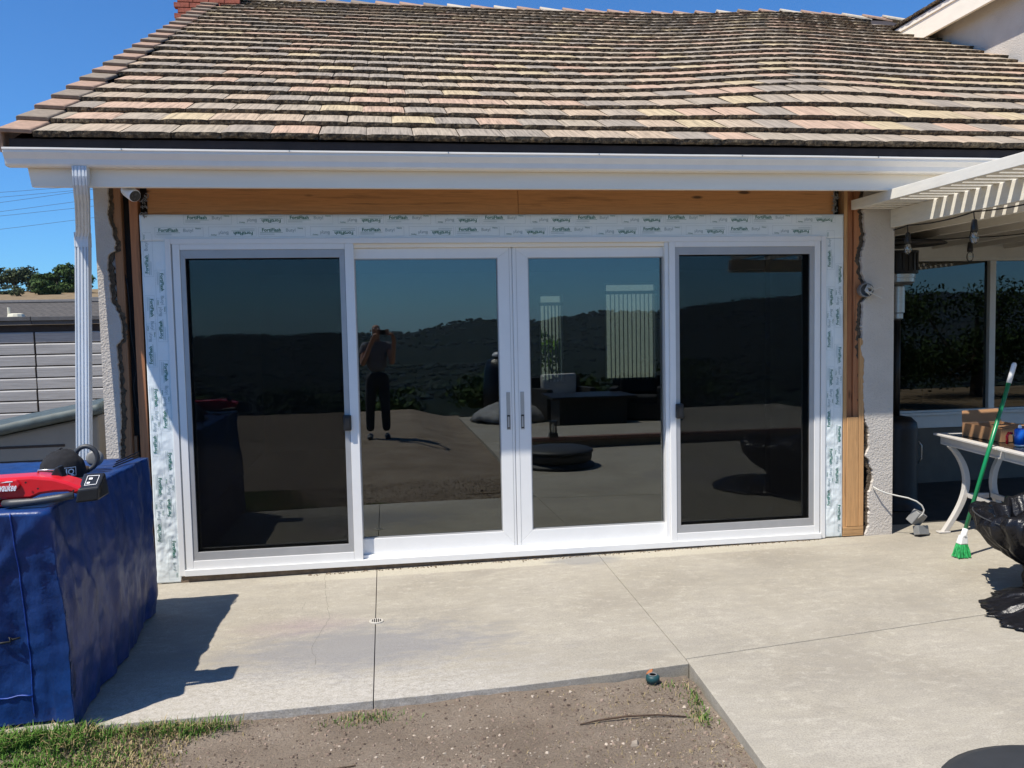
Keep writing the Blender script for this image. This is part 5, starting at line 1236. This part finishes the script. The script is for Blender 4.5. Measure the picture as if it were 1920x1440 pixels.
def leaf_cloud(mb, blobs, n, s, rnd):
    tot = sum(b_[3] * b_[4] * b_[5] for b_ in blobs) ** 1.0
    for (cx, cy, cz, rx, ry, rz) in blobs:
        m_ = max(8, int(n * rx * ry * rz / tot))
        for _ in range(m_):
            d = Vector((rnd.gauss(0, 1), rnd.gauss(0, 1), rnd.gauss(0, 1))).normalized(); r = rnd.random() ** 0.4 * (0.86 + 0.25 * rnd.random())
            p = Vector((cx + d.x * rx * r, cy + d.y * ry * r, cz + d.z * rz * r))
            nrm = (d + Vector((rnd.gauss(0, 0.7), rnd.gauss(0, 0.7), rnd.gauss(0, 0.7)))).normalized(); a = nrm.orthogonal().normalized(); c = nrm.cross(a); th = rnd.uniform(0, 6.28)
            u = a * math.cos(th) + c * math.sin(th); v = nrm.cross(u); q = s * rnd.uniform(0.6, 1.4)
            mb.face([mb.b.verts.new(p + u * q), mb.b.verts.new(p + v * q * 0.5), mb.b.verts.new(p - u * q), mb.b.verts.new(p - v * q * 0.5)])
def tree(name, label, x, y, z, h, w, mat, seed, n=900, s=None, group=None, low=0.25):
    rnd = random.Random(seed); t_ = thing(name, label, 'tree' if 'tree' in name else 'bush', (x, y, z), group)
    s = s or h * 0.045
    blobs = []
    for k in range(9):
        a = rnd.uniform(0, 6.28); rr_ = rnd.uniform(0.0, 0.42) * w; zz = z + h * rnd.uniform(low + 0.12, 0.84)
        q = rnd.uniform(0.20, 0.34) * w
        blobs.append((x + rr_ * math.cos(a), y + rr_ * math.sin(a) * 0.8, zz, q, q * 0.9, q * rnd.uniform(0.55, 0.8) * min(1, h / w)))
    mb = MB(); leaf_cloud(mb, blobs, n, s, rnd); mb.build('crown', M[mat], t_)
    mb = MB(); mb.tube([(x, y, z - 0.4), (x + 0.02 * h, y, z + 0.3 * h), (x + rnd.uniform(-0.05, 0.05) * h, y, z + 0.62 * h)], [0.05 * h, 0.036 * h, 0.012 * h], 8)
    for b_ in blobs[:6]: mb.tube([(x + 0.01 * h, y, z + h * 0.28), ((x + b_[0]) / 2, (y + b_[1]) / 2, z * 0.45 + b_[2] * 0.55), (b_[0], b_[1], b_[2])], [0.022 * h, 0.014 * h, 0.005 * h], 6)
    mb.build('trunk', M['bark'], t_); return t_
GH = 'trees on the hill beyond the fence'
for k, (nm, lb, x, y, zt, w, mt) in enumerate((
    ('pine_tree', 'broad dark tree with a bare trunk farthest to the left on the hill', -61.0, 150, 14.6, 6.4, 'leaf_grey'),
    ('round_tree', 'small rounded tree just right of the broad dark tree on the hill', -58.0, 152, 12.9, 4.0, 'leaf_grey'),
    ('round_tree', 'low dark tree in the dip below the skyline of the hill', -55.2, 158, 12.6, 4.0, 'leaf'),
    ('leafy_tree', 'mid green tree left of the tallest tree on the hill', -54.0, 146, 12.9, 4.6, 'leaf'),
    ('leafy_tree', 'tallest full green tree beside the downspout on the hill', -51.0, 146, 14.6, 5.4, 'leaf'),
    ('leafy_tree', 'lower green tree in front of the tallest one on the hill', -51.6, 138, 11.8, 4.4, 'leaf'),
    ('leafy_tree', 'green tree hidden partly by the downspout on the hill', -47.5, 142, 13.4, 5.0, 'leaf'))):
    zb = height(x, y) - 0.3; tree(nm, lb, x, y, zb, zt - zb, w, mt, 40 + k, 2600, 0.26, GH, 0.28 if 'bare' in lb else 0.02)
for k, (x, y, w, h) in enumerate(((-63, 143, 3.5, 2.4), (-58.5, 140, 3.0, 1.6), (-56.5, 146, 2.6, 1.6), (-53.5, 132, 3.0, 2.2))):
    zb = height(x, y) - 0.2; tree('bush', ('dark scrub bush below the broad tree on the hill', 'small scrub bush at the top of the dry grass', 'scrub bush in the dip between the hill trees', 'bush in front of the green hill trees')[k], x, y, zb, h, w, 'leaf_grey', 70 + k, 500, 0.18, 'scrub bushes on the hill', 0.0)
pl = thing('utility_pole', 'thin utility pole among the trees on the hill', 'utility pole', (-56.2, 156, 9.5))
MB().tube([(-56.2, 156, 9.5), (-56.2, 156, 13.3)], 0.12, 6).build('pole', M['bark'], pl); box('cross_arm', M['bark'], pl, -57.1, -55.3, 155.85, 156.0, 12.9, 13.1)
wires = [(12.29, 12.73), (11.95, 12.46), (11.57, 12.35), (10.93, 11.66), (10.62, 11.20), (9.68, 10.35)]
lbs = ['uppermost', 'second highest', 'third highest', 'fourth highest', 'second lowest', 'lowest']
for (a, c), lb in zip(wires, lbs):
    sl_ = (c - a) / 5.2; pts = [(x, 60, a + sl_ * (x + 25.6) + 0.0009 * (x + 23) ** 2) for x in range(-60, 41, 4)]
    tag(MB().tube(pts, 0.012, 4).build('power_line', M['cable'], None), lb + ' of the thin power lines in the sky left of the eave', 'power line', 'power lines')

# ------------------------------------------------------------------ yard details
sh = thing('sprinkler_head', 'dark teal sprinkler head with a pale ring at the corner of the dirt', 'sprinkler', (2.785, -2.30, -0.07))
MB().lathe([(0.028, -0.03), (0.030, 0.02), (0.034, 0.024), (0.034, 0.046), (0.026, 0.052), (0.02, 0.052)], (2.785, -2.30, -0.062), 20).build('head_body', M['teal'], sh, smooth=True)
MB().lathe([(0.022, 0.0525), (0.022, 0.055), (0.017, 0.055), (0.017, 0.0525)], (2.785, -2.30, -0.062), 20).build('head_ring', M['jbox'], sh)
for k in range(5):
    a = -2.6 + k * 0.55; MB().tube([(2.785 + 0.03 * math.cos(a), -2.30 + 0.03 * math.sin(a), -0.052), (2.785 + 0.045 * math.cos(a), -2.30 + 0.045 * math.sin(a), -0.075)], 0.009, 8).build('lug', M['black'], sh, smooth=True)
lf = MB(); lf.grid(lambda u, w: (2.765 + 0.035 * u, -2.255 + 0.025 * math.sin(PI * u) * (w - 0.5), -0.030 + 0.024 * u + 0.008 * w), 6, 2)
tag(lf.build('fallen_leaf', M['orange'], None), 'curled orange leaf behind the teal sprinkler head', 'leaf')
tw = MB(); tw.tube([(2.33, -2.66, dirt_z(2.33, -2.66) + 0.006), (2.42, -2.64, dirt_z(2.42, -2.64) + 0.012), (2.55, -2.625, dirt_z(2.55, -2.62) + 0.016), (2.70, -2.635, dirt_z(2.7, -2.63) + 0.012), (2.83, -2.66, dirt_z(2.83, -2.66) + 0.006)], [0.003, 0.0042, 0.0045, 0.004, 0.003], 6)
tag(tw.build('twig', M['twig'], None, smooth=True), 'long bent brown twig lying on the bare dirt', 'twig')
tw = MB(); tw.tube([(0.98, -2.86, dirt_z(0.98, -2.86) + 0.004), (1.16, -2.82, dirt_z(1.16, -2.82) + 0.008), (1.34, -2.80, dirt_z(1.34, -2.8) + 0.004)], 0.0028, 5)
tag(tw.build('twig', M['twig'], None), 'short pale twig on the dirt near the grass', 'twig')
rnd = random.Random(11)
def shard(mb, x, y, z, r, fl=0.5):
    a0 = rnd.uniform(0, 6.28); n = rnd.randint(4, 6); base = [Vector((x + r * rnd.uniform(0.6, 1.2) * math.cos(a0 + 6.283 * k / n), y + r * rnd.uniform(0.5, 1.1) * math.sin(a0 + 6.283 * k / n), z - r * 0.1 + rnd.uniform(0, 0.25) * r)) for k in range(n)]
    top = [mb.b.verts.new(p + Vector((-(p.x - x) * 0.35, -(p.y - y) * 0.35, r * fl * rnd.uniform(0.6, 1.2)))) for p in base]; base = [mb.b.verts.new(p) for p in base]
    for k in range(n): mb.face([base[k], base[(k + 1) % n], top[(k + 1) % n], top[k]])
    mb.face(top)
mb = MB()
for k in range(5200):
    x, y = rnd.uniform(-0.2, 2.98), rnd.uniform(-3.7, -2.29)
    if x < 0.5 and rnd.random() < 0.6: continue
    if fbm(x * 1.7, y * 1.7, 4.0) < rnd.uniform(-0.5, 0.35): continue
    r = min(0.014, 0.0014 + rnd.expovariate(480)); shard(mb, x, y, dirt_z(x, y), r, 0.45)
for x, y, r in ((2.52, -2.86, 0.028), (1.86, -2.92, 0.016), (2.14, -2.86, 0.013), (2.30, -2.93, 0.014), (1.16, -2.90, 0.013), (0.57, -2.50, 0.016), (2.98, -2.95, 0.02)): shard(mb, x, y, dirt_z(x, y), r, 0.5)
stuff(mb.build('pale_gravel', M['chips'], None))
mb = MB()
for k in range(9000):
    x, y = rnd.uniform(-0.4, 2.98), rnd.uniform(-3.6, -2.28); shard(mb, x, y, dirt_z(x, y), min(0.012, 0.0015 + rnd.expovariate(420)), 0.7)
stuff(mb.build('dirt_crumbs', M['crumb'], None))
def blades(mb, x, y, h, lean=0.5, wd=0.0028):
    z = dirt_z(x, y) - 0.004; a = rnd.uniform(0, 6.28); l = rnd.uniform(0.1, lean); d = Vector((math.cos(a), math.sin(a), 0)); s = Vector((-d.y, d.x, 0)) * wd
    p = Vector((x, y, z)); q = p + d * h * l * 0.45 + Vector((0, 0, h * 0.6)); e = p + d * h * l * 1.1 + Vector((0, 0, h * (1 - 0.35 * l)))
    v = [mb.b.verts.new(k) for k in (p - s, p + s, q + s * 0.8, q - s * 0.8, e)]
    mb.face(v[:4]); mb.face([v[3], v[2], v[4]])
g1, g2 = MB(), MB()
for k in range(46000):
    x, y = rnd.uniform(-1.0, 0.85), rnd.uniform(-3.5, -2.27)
    edge = 0.50 + 0.18 * fbm(x * 3, y * 3, 7.0) + 0.10 * (y + 2.4)
    if x > edge + rnd.gauss(0, 0.10): continue
    dry = 0.12 + 0.68 * sstep(-0.05, 0.55, x + 0.3 * fbm(x * 4, y * 4, 1.0)) + (0.10 if y < -2.6 else 0)
    m_ = g2 if rnd.random() < dry else g1
    near_ = y > -2.42 - 0.1 * fbm(x * 6, 0)
    blades(m_, x, y, rnd.uniform(0.045, 0.10) if near_ and x < 0.16 else rnd.uniform(0.014, 0.040), 0.95, 0.0026)
for cx, cy, sx_, sy_, n, hh in ((1.36, -2.40, 0.09, 0.03, 260, 0.03), (2.93, -2.50, 0.03, 0.06, 150, 0.035), (2.89, -2.68, 0.03, 0.05, 150, 0.035), (2.84, -2.36, 0.05, 0.03, 70, 0.025), (0.60, -2.36, 0.10, 0.025, 500, 0.06), (0.30, -2.33, 0.12, 0.025, 500, 0.06)):
    for k in range(n):
        x, y = rnd.gauss(cx, sx_), rnd.gauss(cy, sy_)
        if x > 2.955 or y > -2.285: continue
        blades(g1 if rnd.random() < 0.6 else g2, x, y, hh * rnd.uniform(0.4, 1.3), 0.9, 0.002)
for k in range(2600):
    x, y = rnd.uniform(1.9, 2.97), rnd.uniform(-3.5, -2.3)
    if rnd.random() < sstep(1.9, 2.95, x): blades(g2, x, y, rnd.uniform(0.006, 0.022), 1.6, 0.0016)
stuff(g1.build('grass', M['grass'], None)); stuff(g2.build('dry_grass', M['straw'], None))

# ------------------------------------------------------------------ behind the camera (seen mirrored in the doors)
rw = random.Random(31); mb = MB()
for k in range(15000):
    d = 26 + (300 * rw.random() ** 1.5 if k % 5 < 2 else 260 + 2500 * rw.random()); x = 3 + (d + 12) * rw.uniform(-0.75, 0.95); y = -11.6 - d; z = height(x, y)
    hgt = rw.uniform(2.5, 7.5) if d < 300 else rw.uniform(4, 9)
    if fbm(x * 0.004 + 2, y * 0.004) < -0.12 and d > 200: continue
    if d < 60 and z + hgt > -1.5 + 0.02 * d: hgt = max(0.8, -1.5 - z)
    w_ = hgt * rw.uniform(0.4, 0.8) * (1 if d < 300 else 1.6); seg = 6; rings = []
    for q, (rr2, zz2) in enumerate(((0.35, 0.05), (0.95, 0.35), (1.0, 0.6), (0.6, 0.88), (0.12, 1.0))):
        rings.append([mb.b.verts.new((x + w_ * rr2 * rw.uniform(0.75, 1.2) * math.cos(6.283 * i / seg + q), y + w_ * rr2 * rw.uniform(0.75, 1.2) * math.sin(6.283 * i / seg + q), z + hgt * zz2 * rw.uniform(0.93, 1.05))) for i in range(seg)])
    for A, B in zip(rings, rings[1:]):
        for i in range(seg): mb.face([A[i], A[(i + 1) % seg], B[(i + 1) % seg], B[i]])
    mb.face(rings[-1])
stuff(mb.build('woods', M['woods'], None))
for k, (x, y, w, h) in enumerate(((-7.5, -12.2, 3.0, 1.3), (-5.0, -12.0, 2.6, 0.9), (-2.6, -12.1, 2.4, 0.8), (-0.4, -12.2, 2.4, 0.9), (1.6, -12.0, 2.2, 0.75), (3.6, -12.3, 2.4, 0.9), (6.0, -12.4, 2.6, 1.0), (8.4, -12.2, 2.8, 1.2))):
    tree('bush', ['largest hedge bush at the open left end behind the camera', 'hedge bush next to the largest one at the yard edge', 'hedge bush between the open end and the photographer', 'hedge bush behind and left of the photographer', 'lowest hedge bush straight behind the photographer', 'hedge bush behind the grey sheet heap', 'hedge bush behind the outdoor chair', 'hedge bush at the far right corner of the terrace'][k], x, y, -0.2, h, w, 'leaf', 90 + k, 900, 0.07, 'hedge bushes at the far edge of the yard', 0.0)
tree('leafy_tree', 'tall dense shrub mirrored in the patio window, nearer one', 12.5, -7.6, -0.2, 2.9, 3.2, 'leaf', 120, 7000, 0.05, 'tall shrubs beyond the terrace', 0.0)
tree('leafy_tree', 'tall dense shrub mirrored in the patio window, farther one', 16.0, -9.0, -0.2, 3.2, 3.8, 'leaf', 121, 7000, 0.055, 'tall shrubs beyond the terrace', 0.0)
gw = thing('added_bright_wall', 'white wall added behind the house to brighten the rear window view', 'wall', (6, 15, -0.2))  # added pale backdrop so the rear window reads bright
box('added_wall_face', M['winframe'], gw, -2, 14, 15.0, 15.2, -0.3, 3.6); box('added_wall_cap', M['paint'], gw, -2.05, 14.05, 14.95, 15.25, 3.601, 3.68)
for q_, (x_, lb_) in enumerate(((4.4, 'green shrub outside the narrow rear window'), (5.4, 'green shrub outside the wide rear window'))):
    tree('bush', lb_, x_ + 0.35, 14.2, -0.2, 2.3, 1.5, 'leaf_yellow', 130 + q_, 1200, 0.07, 'shrubs by the added bright wall', 0.0)
def sofa(name, label, x, y, w, d, rz, cush):
    t_ = thing(name, label, 'outdoor seat', (x, y, gz(x)), None, rz)
    def b_(nm, mt, *a, bev=0.01): return MB().box(*a).build(nm, mt, t_, bevel=bev, world=False)
    b_('seat_base', M['wicker'], -w / 2, w / 2, -d / 2, d / 2, 0.02, 0.32); b_('backrest', M['wicker'], -w / 2, w / 2, d / 2 - 0.14, d / 2 - 0.001, 0.321, 0.80)
    for s in (-1, 1): b_('armrest', M['wicker'], min(s * w / 2, s * (w / 2 - 0.13)), max(s * w / 2, s * (w / 2 - 0.13)), -d / 2, d / 2 - 0.141, 0.321, 0.60)
    b_('seat_cushion', cush, -w / 2 + 0.14, w / 2 - 0.14, -d / 2, d / 2 - 0.16, 0.322, 0.45, bev=0.04); b_('back_cushion', cush, -w / 2 + 0.16, w / 2 - 0.16, d / 2 - 0.32, d / 2 - 0.145, 0.452, 0.86, bev=0.05)
    for s in (-1, 1):
        for q in (-1, 1): b_('foot', M['black'], s * (w / 2 - 0.08) - 0.025, s * (w / 2 - 0.08) + 0.025, q * (d / 2 - 0.08) - 0.025, q * (d / 2 - 0.08) + 0.025, 0, 0.0195, bev=0)
    return t_
sofa('outdoor_chair', 'dark wicker armchair with pale grey cushions on the terrace behind the camera', 4.85, -9.5, 1.05, 0.8, R(165), M['cushion'])
sofa('outdoor_chair', 'dark wicker armchair with black cushions on the terrace behind the camera', 6.2, -9.0, 1.0, 0.85, R(200), M['cloth_black'])
ct = thing('low_table', 'black square fire table between the terrace seats behind the camera', 'table', (5.0, -8.2, gz(5)))
box('table_base', M['wicker'], ct, 4.45, 5.65, -8.65, -7.85, gz(5), 0.50, bevel=0.01); box('table_top', M['heater'], ct, 4.30, 5.80, -8.80, -7.70, 0.501, 0.55, bevel=0.008)
hp_ = MB(); bag_surface(hp_, (3.85, -9.6, gz(3.8)), [(0.30, 0.0), (0.75, 0.02), (0.70, 0.12), (0.55, 0.24), (0.30, 0.33), (0.08, 0.36)], 48, 0.22, 6.0); tag(hp_.build('tarp_heap', M['heap'], None, smooth=True), 'crumpled grey sheet heaped on the terrace behind the camera', 'heap')
gr_ = thing('covered_grill', 'tall grill under a black cover with a white top on the terrace behind the camera', 'grill', (3.75, -10.35, gz(3.7)))
mb = MB(); bag_surface(mb, (3.75, -10.35, gz(3.7)), [(0.30, 0.002), (0.34, 0.05), (0.33, 0.6), (0.30, 0.95), (0.22, 1.15), (0.06, 1.2)], 40, 0.05, 8.0); mb.build('grill_cover', M['liner'], gr_, smooth=True)
MB().lathe([(0.14, 0.0), (0.15, 0.04), (0.10, 0.09), (0.02, 0.10)], (3.75, -10.35, gz(3.7) + 1.205), 20).build('cover_cap', M['vinyl'], gr_, smooth=True)

# the man taking the photograph
man = thing('person', 'bald man in grey shirt holding up a phone, mirrored in the glass door', 'person', (1.37, -6.70, 0.08))
MX, MY, MZ = 1.37, -6.72, 0.08
PS = 1.0                                              # stature scale
def skin(name, nodes, edges, mat, root=0, sub=2):
    me = bpy.data.meshes.new(name); off = origin(man)
    me.from_pydata([Vector(n_[:3]) * PS + Vector((MX, MY, MZ)) - off for n_ in nodes], edges, []); me.materials.append(mat)
    o = bpy.data.objects.new(name, me); COL.objects.link(o); o.parent = man
    sm_ = o.modifiers.new('skin', 'SKIN'); sm_.use_smooth_shade = True
    for k, n_ in enumerate(nodes):
        d = me.skin_vertices[0].data[k]; d.radius = n_[3] if isinstance(n_[3], tuple) else (n_[3], n_[3]); d.use_root = (k == root)
    md = o.modifiers.new('sub', 'SUBSURF'); md.levels = sub; md.render_levels = sub
    return o
# trousers: pelvis and both legs
skin('trousers', [(0, 0, 0.98, (0.165, 0.115)), (-0.095, 0, 0.88, 0.105), (-0.12, 0.02, 0.52, 0.078), (-0.13, -0.01, 0.11, 0.068), (0.095, 0, 0.88, 0.105), (0.11, 0.02, 0.52, 0.078), (0.12, -0.01, 0.11, 0.068), (0, 0, 1.05, (0.16, 0.11))],
     [(0, 1), (1, 2), (2, 3), (0, 4), (4, 5), (5, 6), (0, 7)], M['trousers'])
for sx_ in (-1, 1): skin('shoe', [(sx_ * 0.125, -0.05, 0.05, (0.045, 0.05)), (sx_ * 0.13, 0.06, 0.045, (0.048, 0.042)), (sx_ * 0.14, 0.16, 0.032, (0.045, 0.03))], [(0, 1), (1, 2)], M['rubber'])
# body: one continuous figure (torso under the shirt, arms, neck, head)
nodes = [(0, 0.0, 1.10, (0.13, 0.09)), (0, -0.01, 1.28, (0.14, 0.095)), (0, -0.01, 1.42, (0.13, 0.085)), (0, 0.005, 1.53, 0.052), (0, 0.025, 1.60, (0.062, 0.07)), (0, 0.03, 1.69, (0.074, 0.090)), (0, 0.02, 1.765, (0.055, 0.07)),
         (-0.19, -0.01, 1.43, 0.058), (-0.215, 0.12, 1.15, 0.044), (-0.06, 0.27, 1.52, 0.034), (-0.01, 0.355, 1.62, 0.027),
         (0.19, -0.01, 1.43, 0.058), (0.235, 0.13, 1.16, 0.044), (0.27, 0.27, 1.53, 0.034), (0.235, 0.355, 1.63, 0.027)]
skin('body', nodes, [(0, 1), (1, 2), (2, 3), (3, 4), (4, 5), (5, 6), (2, 7), (7, 8), (8, 9), (9, 10), (2, 11), (11, 12), (12, 13), (13, 14)], M['skin'])
skin('shirt', [(0, 0, 1.02, (0.175, 0.125)), (0, -0.01, 1.25, (0.168, 0.122)), (0, -0.01, 1.41, (0.155, 0.105)), (0, 0.0, 1.50, (0.07, 0.068)), (-0.185, -0.01, 1.43, 0.078), (-0.232, 0.035, 1.27, 0.064), (0.185, -0.01, 1.43, 0.078), (0.26, 0.04, 1.28, 0.064)],
     [(0, 1), (1, 2), (2, 3), (2, 4), (4, 5), (2, 6), (6, 7)], M['shirt'])
skin('nose', [(0, 0.115, 1.695, 0.008), (0, 0.135, 1.665, 0.013)], [(0, 1)], M['skin'], sub=1)
for sx_ in (-1, 1):
    skin('ear', [(sx_ * 0.078, 0.02, 1.69, (0.010, 0.018)), (sx_ * 0.084, 0.012, 1.655, (0.008, 0.013))], [(0, 1)], M['skin'], sub=1)
    MB().lathe([(0.004, -0.011), (0.011, 0.0), (0.004, 0.011)], (MX + sx_ * 0.030, MY + 0.104, MZ + 1.70 * PS), 10).build('eye', M['white_print'], man, smooth=True)
    MB().lathe([(0.002, -0.005), (0.0052, 0.0), (0.002, 0.005)], (MX + sx_ * 0.030, MY + 0.112, MZ + 1.70 * PS), 8).build('pupil', M['black'], man, smooth=True)
MB().tube([(MX - 0.026, MY + 0.105, MZ + 1.628 * PS), (MX, MY + 0.114, MZ + 1.625 * PS), (MX + 0.026, MY + 0.105, MZ + 1.628 * PS)], 0.0055, 8).build('mouth', M['brickedge'], man, smooth=True)
# hands closed on the phone's two ends
PX, PZ = (CAM.x - MX) / PS, (CAM.z - MZ) / PS                         # phone centre in the man's frame
for sgn, wx, wz in ((-1, -0.01, 1.62), (1, 0.235, 1.63)):
    ex = PX - 0.04 + sgn * 0.078
    skin('hand', [(wx, 0.355, wz, 0.026), ((wx + ex) / 2, 0.385, (wz + PZ) / 2 - 0.022, (0.036, 0.018)), (ex - sgn * -0.012, 0.395, PZ - 0.03, (0.036, 0.016))], [(0, 1), (1, 2)], M['skin'], sub=1)
    for f, (dz, ln_) in enumerate(((0.040, 0.030), (0.018, 0.034), (-0.004, 0.032), (-0.026, 0.024))):
        skin('finger', [(ex + sgn * 0.012, 0.392, PZ + dz - 0.02, 0.0085), (ex + sgn * 0.010, 0.425, PZ + dz - 0.006, 0.0085), (ex - sgn * 0.008, 0.441, PZ + dz, 0.0080), (ex - sgn * (0.008 + ln_), 0.4375, PZ + dz + 0.002, 0.0072)], [(0, 1), (1, 2), (2, 3)], M['skin'], sub=1)
    skin('thumb', [(ex + sgn * 0.004, 0.382, PZ - 0.045, 0.0105), (ex - sgn * 0.014, 0.394, PZ - 0.022, 0.0095), (ex - sgn * 0.034, 0.402, PZ - 0.008, 0.0085)], [(0, 1), (1, 2)], M['skin'], sub=1)
ph = thing('phone', 'dark phone held sideways in the hands of the bald man', 'phone', (CAM.x - 0.04, CAM.y - 0.014, CAM.z))
box('phone_body', M['black'], ph, CAM.x - 0.118, CAM.x + 0.036, CAM.y - 0.020, CAM.y - 0.012, CAM.z - 0.037, CAM.z + 0.037, bevel=0.003)
MB().lathe([(0.008, 0.0), (0.008, 0.001), (0.003, 0.0014)], (CAM.x, CAM.y - 0.0118, CAM.z), 16, (0, 1, 0)).build('phone_lens', M['rubber'], ph)

# thin air that pales the far hills
hm = bpy.data.materials.new('haze'); hm.use_nodes = True; t = hm.node_tree; t.nodes.clear()
o = N(t, 'ShaderNodeOutputMaterial'); pv = N(t, 'ShaderNodeVolumePrincipled'); pv.inputs['Color'].default_value = (0.62, 0.80, 1.0, 1)
pv.inputs['Density'].default_value = 0.00005; pv.inputs['Anisotropy'].default_value = 0.2
t.links.new(pv.outputs[0], o.inputs['Volume'])
stuff(MB().box(-7600, 7600, -9600, 600, -140, 190).build('haze', hm))
